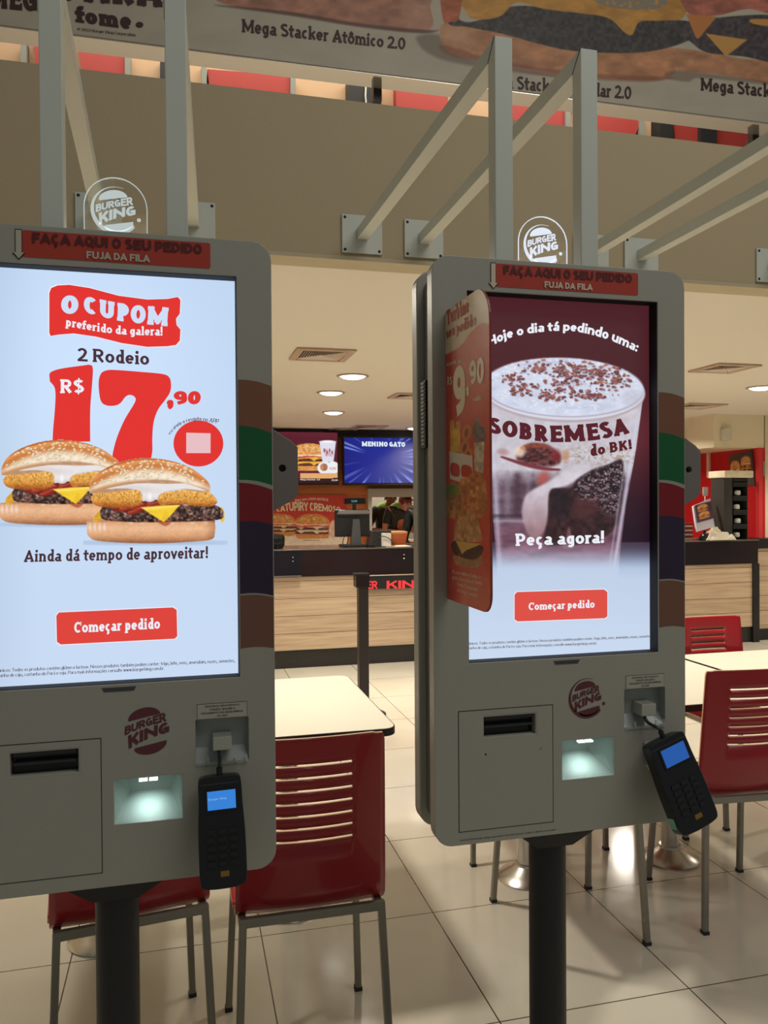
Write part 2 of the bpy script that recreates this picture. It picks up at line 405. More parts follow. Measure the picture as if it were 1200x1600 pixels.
def glyphs(s, a=.11, b=.085, ser=True, gap=.07):
    key = (s, a, b, ser, gap)
    if key in _TX: return _TX[key]
    V = []; Fc = []; x = 0; LY = []
    def ribbon(P, closed=False):
        P = [np.array(p, float) for p in P]; n = len(P); base = len(V)
        for i in range(n):
            if closed: d = P[(i+1) % n]-P[i-1]
            else: d = P[min(i+1, n-1)]-P[max(i-1, 0)]
            d = d/(np.linalg.norm(d)+1e-9); nn = np.array([-d[1]*a, d[0]*b])
            V.append(P[i]+nn); V.append(P[i]-nn)
        for i in range(n if closed else n-1):
            j = (i+1) % n; Fc.append((base+2*i, base+2*i+1, base+2*j+1, base+2*j))
    for ch in s:
        if ch == ' ': x += .34; continue
        W, S = glyph(ch, a, b, ser); o = np.array([x, 0.])
        for qi, q in enumerate(S):
            LY += [qi-1]*(len(V)-len(LY))
            if q[0] == 'L':
                p, r = np.array(q[1][0]), np.array(q[1][1]); d = (r-p)/(np.linalg.norm(r-p)+1e-9); e = b*.9 if abs(d[1]) < .5 else b
                ribbon([o+p-d*e, o+(p+r)/2, o+r+d*e])
            elif q[0] == 'C':
                P = q[1]; cl = np.linalg.norm(np.array(P[0])-np.array(P[-1])) < 1e-6
                P = P[:-1] if cl else P
                if len(P) < 8 and not cl: P = catmull(P, 5)
                ribbon([o+np.array(p) for p in P], cl)
            elif q[0] in ('V', 'V2'):
                k = a if q[0] == 'V' else a*.4; base = len(V); V.extend([o+[q[1]-k, q[2]], o+[q[1]+k, q[2]], o+[q[1]+k, q[3]], o+[q[1]-k, q[3]]]); Fc.append((base, base+1, base+2, base+3))
            elif q[0] == 'R':
                base = len(V); V.extend([o+[q[1], q[3]], o+[q[2], q[3]], o+[q[2], q[4]], o+[q[1], q[4]]]); Fc.append((base, base+1, base+2, base+3))
            elif q[0] == 'D':
                base = len(V); V.extend([o+[q[1]+q[3]*math.cos(k*math.pi/6), q[2]+q[3]*math.sin(k*math.pi/6)] for k in range(12)]); Fc.append(tuple(range(base, base+12)))
        LY += [len(S)-1]*(len(V)-len(LY)); x += W+gap
    V = np.array(V); lo = V.min(0); hi = V.max(0); V = (V-lo)/np.maximum(hi-lo, 1e-6); V = np.concatenate([V, np.array(LY, float)[:, None]], 1)
    _TX[key] = (V, Fc); return _TX[key]
def interp(pts, t):
    P = np.array(pts, float); n = len(P)
    if n == 2: return P[0]*(1-t)[:, None]+P[1]*t[:, None]
    C_ = np.array(catmull(P, 10)); L = np.concatenate([[0], np.cumsum(np.linalg.norm(np.diff(C_, axis=0), axis=1))]); L /= L[-1]
    return np.stack([np.interp(t, L, C_[:, k]) for k in range(C_.shape[1])], 1)
def letter(mb, s, bottom, top, un, bold=0.03, mi=0, res=3, space=1.0, plain=False):
    """lettering between a bottom line and a top line given as points; un maps a point to 3D"""
    V, Fc = glyphs(s, .088 if res == 1 else .062+bold if not plain else .075+bold, .050+bold*.7 if not plain else .062+bold*.8, (not plain) and res != 1, .06 if not plain else .07)
    B = interp([un(*p) for p in bottom], V[:, 0]); T = interp([un(*p) for p in top], V[:, 0])
    P = B*(1-V[:, 1:2])+T*V[:, 1:2]
    nn = np.cross(B[np.argmax(V[:, 0])]-B[np.argmin(V[:, 0])], T[0]-B[0]); nn /= np.linalg.norm(nn)+1e-12
    if nn@(EYEP-B[0]) < 0: nn = -nn
    P = P+nn*(V[:, 2:3]*2.5e-5)
    mb.add(P, Fc, mi)
def flatpoly(mb, pts, un, mi=0):
    P = [un(*p) for p in pts]
    bm = bmesh.new(); vs = [bm.verts.new(tuple(map(float, p))) for p in P]
    es = [bm.edges.new((vs[i], vs[(i+1) % len(vs)])) for i in range(len(vs))]
    bmesh.ops.triangle_fill(bm, edges=es, use_beauty=True)
    bm.verts.index_update()
    mb.add([tuple(v.co) for v in bm.verts], [tuple(v.index for v in f.verts) for f in bm.faces], mi); bm.free()
def words(name, m_, parent, s, bottom, top, un, bold=.03, **k):
    mb = MB(); letter(mb, s, bottom, top, un, bold, 0, **k); return mb.build(name, m_, parent, flat=True)
def planeY(Y): return lambda x, y: onY(x, y, Y)

# ------------------------------------------------------------------ printed and displayed pictures
def _h(ix, iy, seed):
    v = np.sin(ix*127.1+iy*311.7+seed*74.7)*43758.5453
    return v-np.floor(v)
def vnoise(x, y, seed=0):
    ix = np.floor(x); iy = np.floor(y); fx = x-ix; fy = y-iy
    fx = fx*fx*(3-2*fx); fy = fy*fy*(3-2*fy)
    return (_h(ix, iy, seed)*(1-fx)+_h(ix+1, iy, seed)*fx)*(1-fy)+(_h(ix, iy+1, seed)*(1-fx)+_h(ix+1, iy+1, seed)*fx)*fy
def fbm(x, y, seed=0, o=3):
    s = 0; a = .5; t = 0
    for k in range(o): s = s+a*vnoise(x*2**k, y*2**k, seed+k*13); t += a; a *= .5
    return s/t
class Pic:
    """a flat picture on its own plane; colours are painted as functions of a 2D picture coordinate"""
    def __init__(s, P0, U, V, w, h, step, coord=None):
        s.nx = max(2, int(round(w/step))+1); s.ny = max(2, int(round(h/step))+1)
        u, v = np.meshgrid(np.linspace(0, w, s.nx), np.linspace(0, h, s.ny))
        s.P = np.array(P0)[None, None]+u[..., None]*np.array(U, float)+v[..., None]*np.array(V, float)
        if coord is None: s.x, s.y = proj(s.P)
        else: s.x, s.y = coord(u, v)
        s.col = np.zeros(s.P.shape); s.a = np.ones(s.x.shape)
    def bg(s, c): s.col[:] = np.array(c)/255.0
    def mix(s, m, c):
        m = np.clip(m, 0, 1)[..., None]; c = np.asarray(c, float)/255.0
        s.col = s.col*(1-m)+c*m
    def ell(s, cx, cy, rx, ry, ang=0, soft=1.2):
        a = math.radians(ang); dx = s.x-cx; dy = s.y-cy
        u = dx*math.cos(a)+dy*math.sin(a); v = -dx*math.sin(a)+dy*math.cos(a)
        d = np.sqrt((u/rx)**2+(v/ry)**2)
        return np.clip((1-d)*min(rx, ry)/soft+.5, 0, 1)
    def poly(s, pts, soft=1.2, smooth=True, x=None, y=None):
        if smooth: pts = catmull(pts, 6, True)
        P = np.array(pts); X = s.x if x is None else x; Y = s.y if y is None else y
        x0, y0 = P.min(0)-soft*2; x1, y1 = P.max(0)+soft*2
        sel = (X > x0) & (X < x1) & (Y > y0) & (Y < y1)
        xs = X[sel]; ys = Y[sel]; inside = np.zeros(xs.shape, bool); d2 = np.full(xs.shape, 1e9)
        for i in range(len(P)):
            a = P[i-1]; b = P[i]
            if a[1] != b[1]:
                c = ((a[1] > ys) != (b[1] > ys)) & (xs < (b[0]-a[0])*(ys-a[1])/(b[1]-a[1])+a[0]); inside ^= c
            e = b-a; l = e@e+1e-9; t = np.clip(((xs-a[0])*e[0]+(ys-a[1])*e[1])/l, 0, 1)
            d2 = np.minimum(d2, (xs-a[0]-t*e[0])**2+(ys-a[1]-t*e[1])**2)
        sd = np.sqrt(d2)*np.where(inside, 1, -1)
        out = np.zeros(X.shape); out[sel] = np.clip(sd/soft+.5, 0, 1)
        return out
    def build(s, name, m_, parent=None, offset=None):
        off = wloc(parent) if parent is not None else np.zeros(3)
        P = (s.P-off).reshape(-1, 3); nx, ny = s.nx, s.ny
        i = (np.arange(ny-1)[:, None]*nx+np.arange(nx-1)[None]).reshape(-1)
        q = np.stack([i, i+1, i+1+nx, i+nx], 1)
        A = s.a.reshape(-1); q = q[A[q].min(1) > .5]
        used = np.unique(q); rm = np.full(len(P), -1); rm[used] = np.arange(len(used)); q = rm[q]; P = P[used]
        cl = s2l(np.clip(s.col.reshape(-1, 3)[used], 0, 1))
        me = bpy.data.meshes.new(name)
        me.vertices.add(len(P)); me.vertices.foreach_set('co', P.reshape(-1).astype(np.float32))
        me.loops.add(q.size); me.loops.foreach_set('vertex_index', q.reshape(-1).astype(np.int32))
        me.polygons.add(len(q)); me.polygons.foreach_set('loop_start', (np.arange(len(q))*4).astype(np.int32))
        me.update(calc_edges=True)
        at = me.color_attributes.new('Col', 'FLOAT_COLOR', 'POINT')
        at.data.foreach_set('color', np.concatenate([cl, np.ones((len(cl), 1))], 1).reshape(-1).astype(np.float32))
        me.materials.append(m_)
        o = bpy.data.objects.new(name, me); C.objects.link(o)
        if parent is not None: o.parent = parent
        return o
def picY(pxbox, Y, step, pad=0):
    x0, y0, x1, y1 = pxbox
    c = [onY(x, y, Y) for x, y in ((x0, y0), (x1, y0), (x1, y1), (x0, y1))]
    X0 = min(p[0] for p in c); X1 = max(p[0] for p in c); Z0 = min(p[2] for p in c); Z1 = max(p[2] for p in c)
    return Pic((X0, Y, Z1), (1, 0, 0), (0, 0, -1), X1-X0, Z1-Z0, step)

# ================================================================== the setting
def node_floor():
    m = bpy.data.materials.new('porcelain_tiles'); m.use_nodes = True
    nt = m.node_tree; b = nt.nodes['Principled BSDF']
    tc = nt.nodes.new('ShaderNodeTexCoord'); mp = nt.nodes.new('ShaderNodeMapping')
    mp.inputs['Location'].default_value = (-(0.871-0.622*10), -(2.776-0.636*20), 0)
    br = nt.nodes.new('ShaderNodeTexBrick')
    br.offset = 0.0; br.squash = 1.0
    br.inputs['Scale'].default_value = 1.0
    br.inputs['Brick Width'].default_value = 0.622
    br.inputs['Row Height'].default_value = 0.636
    br.inputs['Mortar Size'].default_value = 0.0022
    br.inputs['Mortar Smooth'].default_value = 0.1
    br.inputs['Bias'].default_value = 0
    br.inputs['Color1'].default_value = (*rgb(206, 200, 184), 1)
    br.inputs['Color2'].default_value = (*rgb(210, 204, 188), 1)
    br.inputs['Mortar'].default_value = (*rgb(70, 58, 48), 1)
    nt.links.new(tc.outputs['Object'], mp.inputs['Vector']); nt.links.new(mp.outputs['Vector'], br.inputs['Vector'])
    nz = nt.nodes.new('ShaderNodeTexNoise'); nz.inputs['Scale'].default_value = 2.2; nz.inputs['Detail'].default_value = 6
    nt.links.new(tc.outputs['Object'], nz.inputs['Vector'])
    mx = nt.nodes.new('ShaderNodeMix'); mx.data_type = 'RGBA'; mx.blend_type = 'MULTIPLY'; mx.inputs['Factor'].default_value = 0.35
    cr = nt.nodes.new('ShaderNodeValToRGB'); cr.color_ramp.elements[0].color = (.80, .77, .72, 1); cr.color_ramp.elements[1].color = (1, 1, 1, 1)
    cr.color_ramp.elements[0].position = .35; cr.color_ramp.elements[1].position = .6
    nt.links.new(nz.outputs['Fac'], cr.inputs['Fac'])
    nt.links.new(br.outputs['Color'], mx.inputs['A']); nt.links.new(cr.outputs['Color'], mx.inputs['B'])
    nt.links.new(mx.outputs['Result'], b.inputs['Base Color'])
    b.inputs['Roughness'].default_value = 0.16
    n2 = nt.nodes.new('ShaderNodeTexNoise'); n2.inputs['Scale'].default_value = 9
    nt.links.new(tc.outputs['Object'], n2.inputs['Vector'])
    mr = nt.nodes.new('ShaderNodeMapRange'); mr.inputs['To Min'].default_value = 0.08; mr.inputs['To Max'].default_value = 0.17
    nt.links.new(n2.outputs['Fac'], mr.inputs['Value']); nt.links.new(mr.outputs['Result'], b.inputs['Roughness'])
    b.inputs['Specular IOR Level'].default_value = 0.75
    return m
def node_wood(name, c1, c2, row, length, grain=(1.2, 26), joint=(70, 52, 40), axis='XZ'):
    m = bpy.data.materials.new(name); m.use_nodes = True
    nt = m.node_tree; b = nt.nodes['Principled BSDF']
    tc = nt.nodes.new('ShaderNodeTexCoord'); sp = nt.nodes.new('ShaderNodeSeparateXYZ'); cb = nt.nodes.new('ShaderNodeCombineXYZ')
    nt.links.new(tc.outputs['Object'], sp.inputs[0])
    nt.links.new(sp.outputs['X'], cb.inputs['X']); nt.links.new(sp.outputs['Z'], cb.inputs['Y'])
    br = nt.nodes.new('ShaderNodeTexBrick'); br.offset = 0.37; br.offset_frequency = 2
    br.inputs['Scale'].default_value = 1.0; br.inputs['Brick Width'].default_value = length; br.inputs['Row Height'].default_value = row
    br.inputs['Mortar Size'].default_value = 0.0025; br.inputs['Mortar Smooth'].default_value = 0.2
    br.inputs['Color1'].default_value = (*rgb(*c1), 1); br.inputs['Color2'].default_value = (*rgb(*c2), 1); br.inputs['Mortar'].default_value = (*rgb(*joint), 1)
    nt.links.new(cb.outputs[0], br.inputs['Vector'])
    mp = nt.nodes.new('ShaderNodeMapping'); mp.inputs['Scale'].default_value = (grain[0], grain[1], 1)
    nt.links.new(cb.outputs[0], mp.inputs['Vector'])
    nz = nt.nodes.new('ShaderNodeTexNoise'); nz.inputs['Scale'].default_value = 1.6; nz.inputs['Detail'].default_value = 6; nz.inputs['Distortion'].default_value = 0.6
    nt.links.new(mp.outputs[0], nz.inputs['Vector'])
    cr = nt.nodes.new('ShaderNodeValToRGB'); cr.color_ramp.elements[0].color = (.55, .48, .42, 1); cr.color_ramp.elements[1].color = (1, 1, 1, 1)
    cr.color_ramp.elements[0].position = .3; cr.color_ramp.elements[1].position = .62
    nt.links.new(nz.outputs['Fac'], cr.inputs['Fac'])
    mx = nt.nodes.new('ShaderNodeMix'); mx.data_type = 'RGBA'; mx.blend_type = 'MULTIPLY'; mx.inputs['Factor'].default_value = 0.6
    nt.links.new(br.outputs['Color'], mx.inputs['A']); nt.links.new(cr.outputs['Color'], mx.inputs['B'])
    nt.links.new(mx.outputs['Result'], b.inputs['Base Color']); b.inputs['Roughness'].default_value = 0.45
    return m
M_FLOOR = node_floor()
M_CEIL = mat('ceiling_paint', rgb(222, 214, 200), 0.8, vary=(1.5, 0.03))
M_CREAM = mat('cream_wall_paint', rgb(226, 214, 186), 0.7, vary=(2, 0.04))
M_TAUPE = mat('taupe_textured_paint', rgb(184, 165, 134), 0.75, bump=(160, 0.35), vary=(3, 0.05))
M_RED_WALL = mat('red_laminate', rgb(200, 30, 38), 0.35)
M_BLACK = mat('black_paint', (0.012, 0.012, 0.013), 0.4)
M_BLACKG = mat('black_glass', (0.012, 0.011, 0.012), 0.12)
M_STEEL = mat('brushed_steel', (0.45, 0.44, 0.42), 0.33, 1.0, bump=(90, 0.1))
M_CHROME = mat('polished_steel', (0.62, 0.6, 0.57), 0.26, 1.0)
M_DARKSTEEL = mat('grey_painted_steel', rgb(120, 118, 114), 0.42, 0.3)

def slab(name, x0, x1, y0, y1, z0, z1, m_, bevel=0):
    return structure(MB().box(x0, x1, y0, y1, z0, z1).build(name, m_, bevel=bevel))
slab('floor', -5, 9.5, -2.0, 12.0, -0.06, 0, M_FLOOR)
slab('ceiling', -3.0, 9.5, 2.64, 12.0, 2.42, 2.50, M_CEIL)
# taupe fascia over the opening, carrying the kiosk frames
slab('wall_front', -3.5, 6.5, 2.60, 2.72, 2.312, 2.825, M_TAUPE)
slab('trim_1', -3.5, 6.5, 2.594, 2.70, 2.299, 2.312, mat('fascia_edge_trim', rgb(190, 176, 146), 0.6))
slab('wall_left', -3.1, -3.0, 2.64, 12.0, 0, 2.42, M_CREAM)
slab('wall_right', 9.4, 9.5, 2.64, 12.0, 0, 2.42, M_CREAM)
slab('wall_kitchen', -3.0, 9.4, 11.9, 12.0, 0, 2.42, mat('kitchen_wall_steel', rgb(205, 200, 186), 0.5))

# back wall with the kitchen hatch
M_PANEL_WOOD = node_wood('orange_wood_panel', (206, 120, 62), (196, 112, 56), 0.9, 3.0, (1.4, 16), (120, 60, 30))
HX0, HX1, HZ0, HZ1 = 2.33, 3.9, 1.02, 1.565
w = MB()
w.box(-3.0, HX0, 9.96, 10.06, 0, 2.42); w.box(HX1, 6.13, 9.96, 10.06, 0, 2.42)
w.box(HX0, HX1, 9.96, 10.06, 0, HZ0); w.box(HX0, HX1, 9.96, 10.06, HZ1, 2.42)
structure(w.build('wall_back', M_PANEL_WOOD))
# frame round the hatch
w = MB(); w.box(HX0-0.05, HX1, 9.90, 9.96, HZ1, HZ1+0.11); w.box(HX0-0.05, HX0, 9.90, 9.96, HZ0, HZ1); w.box(HX0-0.05, HX1, 9.86, 10.0, HZ0-0.03, HZ0)
structure(w.build('trim_2', mat('hatch_steel_trim', rgb(178, 172, 160), 0.4), bevel=0.004))
slab('trim_3', -3.0, 6.13, 9.90, 9.97, 2.32, 2.42, mat('dark_header_paint', rgb(40, 34, 38), 0.5))
# cream bulkhead, the red side wall under it and the cream wall on its right
slab('wall_bulkhead', 5.53, 6.16, 7.47, 9.95, 2.065, 2.42, M_CREAM)
slab('wall_side_red', 6.13, 6.199, 7.50, 9.95, 0, 2.065, M_RED_WALL)
slab('wall_right_cream', 6.20, 9.4, 7.50, 7.62, 0.0, 2.42, M_CREAM)
slab('trim_4', 6.085, 6.135, 7.46, 7.505, 1.08, 2.065, mat('red_edge_trim', rgb(214, 60, 64), 0.4))

# storey behind the menu banner, seen through the slot over the fascia
slab('wall_upper', -5, 9, 5.6, 5.7, 2.9, 7.0, mat('upper_wall_paint', rgb(214, 182, 148), 0.7))
slab('ceiling_upper', -5, 9, 3.0, 5.7, 6.0, 6.1, mat('upper_ceiling_paint', rgb(214, 198, 170), 0.7))
UPY = 5.45
ug = root('upper_storefront', 'grey framed storefront with red panels seen in the slot under the banner', 'storefront', (1.5, 5.55, 2.9))
def upper_rect(mb, px, d=0.05, Y=UPY, mi=0):
    P = [onY(x, y, Y) for x, y in px]; mb.prism(P, (0, 5.5995-Y, 0), mi)
M_MULL = mat('grey_mullion_paint', rgb(150, 158, 150), 0.5)
M_UPRED = mat('red_upper_panel', rgb(184, 70, 66), 0.45)
UPP = 5.52
for q in ([
        [(51, 50), (64, 50), (70, 125), (58, 125)],
        [(118, 55), (195, 62), (195, 150), (134, 140)],
        [(324, 108), (453, 118), (455, 175), (330, 165)],
        [(619, 105), (700, 115), (700, 215), (619, 200)],
        [(800, 150), (900, 160), (870, 240), (800, 230)],
        [(935, 170), (1002, 190), (975, 250), (935, 240)],
        [(1052, 180), (1095, 190), (1094, 245), (1056, 240)],
        [(1120, 190), (1180, 200), (1140, 260), (1120, 255)]]):
    mb = MB(); upper_rect(mb, q, 0.04, UPP)
    mb.build('red_panel', M_UPRED, ug)
for (xa, xb, ya, yb) in ([(32, 41, 60, 125), (195, 204, 80, 150), (315, 323, 95, 170), (454, 462, 115, 190), (884, 892, 160, 230), (1000, 1008, 170, 240)]):
    mb = MB(); upper_rect(mb, [(xa, ya), (xb, ya+1), (xb, yb+1), (xa, yb)], 0.08, 5.50)
    mb.build('mullion', M_MULL, ug)
for (xa, xb, ya, yb) in ([(250, 262, 85, 150), (545, 596, 120, 185), (1031, 1052, 180, 240), (1095, 1120, 180, 245)]):
    mb = MB(); upper_rect(mb, [(xa, ya), (xb, ya+2), (xb, yb+2), (xa, yb)], 0.15, 5.48)
    o = mb.build('dark_block', mat('dark_block_paint', rgb(44, 48, 50), 0.5), ug)
    if xa == 545:
        c_ = MB().tube([onY(572, 130, 5.47), onY(571, 150, 5.465), onY(573, 172, 5.47), onY(572, 188, 5.47)], 0.006, 8).build('cable', mat('white_cable', (.8, .8, .78), .5), o)

# menu banner high over the counter: a light box with a glossy white under-edge
BY = 3.6
bn = root('menu_banner', 'long overhead menu banner with giant burgers and brown captions', 'banner', (0.9, BY, 3.45))
BZ = 3.472
mb = MB().box(-2.2, 5.2, BY, BY+0.12, BZ+.0, 4.9); mb.build('panel', mat('banner_print_ground', rgb(196, 186, 166), 0.55), bn)
mb = MB().box(-2.2, 5.2, BY+.001, BY+0.119, BZ-0.003, BZ+.02); mb.build('under_rail', mat('glossy_white_rail', rgb(226, 224, 214), 0.1, 0.75), bn)
for i, X in enumerate((0.918, 3.02)):
    MB().box(X-0.02, X+0.02, BY+0.121, BY+0.16, BZ-0.06, BZ+.3).build('hanger', M_BLACK, bn)

# ================================================================== food pictures
class T:
    """paint through a shifted and scaled picture coordinate"""
    def __init__(s, p, ox, oy, sx, sy=None):
        s.p = p; s.t = (ox, oy, sx, sy or sx)
    def __enter__(s):
        s.old = (s.p.x, s.p.y); ox, oy, sx, sy = s.t
        s.p.x = (s.old[0]-ox)/sx; s.p.y = (s.old[1]-oy)/sy
        return s.p
    def __exit__(s, *a): s.p.x, s.p.y = s.old
def shade(c, f): return np.array(c, float)*np.asarray(f)[..., None]
def seeds(p, area, n, seed, col=(250, 238, 205), r=(2.6, 1.5)):
    R = random.Random(seed); (cx, cy, rx, ry) = area
    for _ in range(n):
        t = R.uniform(math.pi, 2*math.pi); q = math.sqrt(R.uniform(0.03, .92))
        x = cx+rx*q*math.cos(t); y = cy+ry*q*math.sin(t)
        p.mix(p.ell(x, y, r[0]*R.uniform(.8, 1.1), r[1], R.uniform(-60, 60), 1.0)*.9, np.array(col)*R.uniform(.88, 1.0))
def burger_rodeio(p):
    x, y = p.x, p.y
    n1 = fbm(x*.16, y*.16, 3); n2 = fbm(x*.26, y*.32, 8, 2); n3 = fbm(x*.12, y*.2, 17); n5 = fbm(x*.5, y*.5, 41, 2)
    p.mix(p.ell(240, 848, 125, 3.5, 0, 5)*.35, (110, 130, 165))
    # bottom bun
    m = p.poly([(136, 820), (140, 814), (200, 812), (275, 813), (330, 812), (336, 818), (336, 832), (330, 843), (290, 847), (235, 849), (160, 846), (138, 838)])
    c = np.array([224, 168, 124.])[None, None]*(0.90+.10*n5[..., None]+.08*n1[..., None])
    c = c-np.array([82, 84, 74])*(np.clip((y-834)/15, 0, 1)**1.5)[..., None]-np.array([60, 70, 66])*np.clip((817-y)/5, 0, 1)[..., None]
    c = c-np.array([40, 44, 40])*np.clip((x-318)/20, 0, 1)[..., None]+np.array([14, 18, 20])*np.exp(-((y-826)/6)**2)[..., None]
    p.mix(m, c)
    for xx in (141, 148, 156, 163): p.mix(m*np.exp(-((x-xx)/2.0)**2)*np.exp(-((y-824)/6)**2)*.8, (244, 228, 222))
    for xx in (205, 222, 268, 300, 322): p.mix(m*np.exp(-((x-xx)/3.5)**2)*np.exp(-((y-817)/2.4)**2)*.5, (246, 226, 210))
    # cheese drips at both ends, patty
    p.mix(p.poly([(146, 810), (150, 803), (162, 792), (166, 797), (160, 812), (148, 816)]), shade((228, 172, 46), .8+.3*n2))
    p.mix(p.poly([(340, 795), (349, 794), (351, 812), (345, 815)]), (232, 196, 70))
    m = p.poly([(157, 797), (166, 790), (215, 792), (270, 790), (330, 789), (345, 794), (349, 803), (342, 812), (290, 815), (220, 816), (168, 813), (158, 808)])
    p.mix(m, shade((104, 72, 62), .35+1.15*np.clip((n2-.25)*1.6, 0, 1))-np.array([44, 36, 32])*np.clip((y-807)/9, 0, 1)[..., None])
    p.mix(m*np.clip((n5-.62)*6, 0, 1)*np.clip((n2-.45)*5, 0, 1)*.7, (196, 176, 176))
    for cx in (163, 172, 316, 330, 343): p.mix(m*p.ell(cx, 801, 3.5, 6, 12, 3)*.6, (44, 34, 40)); p.mix(m*p.ell(cx+3, 799, 1.4, 3.2, 12, 1.5)*.7, (206, 190, 196))
    # sauce with bacon bits
    m = p.poly([(174, 797), (190, 790), (205, 786), (240, 781), (262, 781), (290, 787), (268, 792), (238, 795), (222, 800), (206, 804), (192, 800)])
    p.mix(m, shade((126, 38, 26), .55+.8*n1))
    for a_, b_, w_ in (((190, 796), (222, 788), 3.2), ((202, 801), (232, 791), 3.0), ((232, 788), (262, 783), 2.8)):
        for t_ in np.linspace(0, 1, 9):
            cx, cy = a_[0]*(1-t_)+b_[0]*t_, a_[1]*(1-t_)+b_[1]*t_+math.sin(t_*9)*.9
            p.mix(p.ell(cx, cy, w_*1.3, w_*.8, -15, 1.5)*.8, (156, 44, 30)); p.mix(p.ell(cx, cy-1, w_*.7, .8, -15, 1)*.55, (236, 150, 130))
    p.mix(p.poly([(246, 814), (268, 814), (262, 821), (255, 821)])*.7, (164, 70, 44))
    # onion rings
    for pts in ([(142, 778), (152, 769), (175, 765), (200, 764), (216, 766), (222, 772), (222, 784), (214, 791), (200, 794), (165, 793), (148, 789)],
                [(246, 780), (254, 770), (275, 766), (300, 765), (325, 768), (337, 778), (339, 786), (330, 791), (312, 791), (285, 788), (266, 788), (252, 790)]):
        m = p.poly(pts)
        c = shade((228, 164, 74), .80+.34*n5)+np.array([20, 24, 22])*np.clip((778-y)/12, 0, 1)[..., None]-np.array([64, 84, 50])*(np.clip((y-779)/14, 0, 1)**1.3)[..., None]
        p.mix(m, c); p.mix(m*np.clip((n5-.6)*5, 0, 1)*np.clip((784-y)/10, 0, 1)*.7, (250, 212, 130)); p.mix(m*np.clip((.36-n5)*7, 0, 1)*.5, (150, 84, 30))
    # cheese triangle
    m = p.poly([(220, 793), (250, 790), (281, 789), (268, 804), (256, 816), (240, 806)], smooth=False)
    p.mix(m, shade((246, 206, 52), .93+.12*n3)); p.mix(p.poly([(221, 793), (281, 789), (279, 792), (228, 797)], 1.5, False)*.55, (255, 236, 140)); p.mix(m*p.ell(258, 808, 5, 7, 20, 4)*.3, (214, 160, 30))
    # shaded underside between crown and filling
    p.mix(p.poly([(143, 768), (175, 758), (215, 750), (245, 747), (275, 749), (305, 757), (326, 766), (318, 769), (262, 762), (222, 764), (150, 771)]), shade((206, 160, 126), .8+.2*n1))
    # mayonnaise
    m = p.poly([(166, 764), (200, 757), (225, 755), (262, 756), (300, 755), (322, 760), (329, 767), (318, 767), (290, 764), (262, 766), (248, 774), (240, 783), (231, 784), (223, 779), (221, 768), (195, 763)])
    p.mix(m, shade((236, 230, 230), .96+.05*n3)-np.array([30, 36, 36])*np.clip((y-776)/10, 0, 1)[..., None])
    p.mix(m*p.ell(214, 764, 30, 5, 4, 5)*.35, (206, 190, 184)); p.mix(m*p.ell(234, 776, 3, 6, 0, 3)*.8, (252, 250, 250))
    # crown: toasted dome, pale flank, shaded lip
    m = p.poly([(139, 768), (141, 756), (150, 742), (172, 728), (205, 718), (238, 716), (272, 721), (300, 732), (320, 747), (328, 758), (327, 768), (305, 760), (275, 752), (245, 750), (215, 753), (175, 761), (148, 771)])
    q = ((x-235)/95)**2; d_ = y-716-q*30
    hl = np.clip((d_-11)/13, 0, 1); hl = hl*hl*(3-2*hl)
    c = np.array([208, 128, 66.])*(1-hl[..., None])+np.array([246, 230, 206.])*hl[..., None]
    c = c*(.90+.16*n1[..., None]); c += np.array([22, 26, 22])*np.exp(-((d_-5)/3.5)**2)[..., None]
    c -= np.array([30, 40, 46])*np.clip(1-d_/3., 0, 1)[..., None]
    lip = np.clip((y-(747+q*17))/5.5, 0, 1)[..., None]
    c = c*(1-lip)+lip*np.array([196, 142, 96.])
    p.mix(m, c)
    R = random.Random(5)
    for _ in range(170):
        t = R.uniform(math.pi, 2*math.pi); q_ = math.sqrt(R.uniform(0.02, .95)); cx = 234+90*q_*math.cos(t); cy = 760+42*q_*math.sin(t)
        if cy > 747+((cx-235)/95)**2*12: continue
        a_ = R.uniform(-60, 60)
        p.mix(p.ell(cx+.5, cy+.7, 2.2, 1.3, a_, 1)*.45, (160, 104, 60)); p.mix(p.ell(cx, cy, 2.1, 1.15, a_, 1.0)*.95, np.array((252, 242, 214))*R.uniform(.9, 1.0))
def tall_burger(p, seed=1, cheese=(232, 178, 70)):
    """unit picture: x 0..100, y 0..100"""
    x, y = p.x, p.y; n = fbm(x*.22, y*.3, seed, 2); n2 = fbm(x*.12, y*.3, seed+4)
    p.mix(p.poly([(6, 84), (10, 80), (90, 80), (94, 84), (93, 94), (84, 99), (16, 99), (7, 94)]), shade((222, 150, 84), .8+.35*n))
    for k, yy in enumerate((72, 56)):
        p.mix(p.poly([(4, yy+2), (12, yy-5), (88, yy-5), (97, yy+2), (94, yy+9), (8, yy+9)]), shade((96, 52, 36), .5+n))
        p.mix(p.poly([(8, yy-5), (92, yy-6), (90, yy), (72, yy+1), (62, yy+8), (52, yy), (28, yy+1), (20, yy+6), (12, yy)]), shade(cheese, .85+.25*n2))
    p.mix(p.poly([(2, 50), (14, 44), (50, 46), (88, 43), (98, 49), (90, 54), (60, 51), (30, 55), (8, 54)]), shade((214, 84, 62), .6+.8*n))
    p.mix(p.poly([(4, 44), (20, 39), (55, 41), (84, 38), (97, 44), (80, 48), (45, 45), (20, 49)]), shade((244, 232, 214), .85+.2*n))
    p.mix(p.poly([(5, 40), (8, 22), (24, 7), (50, 2), (76, 7), (92, 22), (95, 40), (70, 42), (30, 42)]), shade((226, 152, 78), .8+.35*n))
    seeds(p, (50, 34, 38, 28), 46, seed, (250, 232, 190), (2.2, 1.2))
M_SCREENPIC = attr_mat('lit_picture', 1.0)
M_PRINT = attr_mat('printed_picture', 0, 0.5)

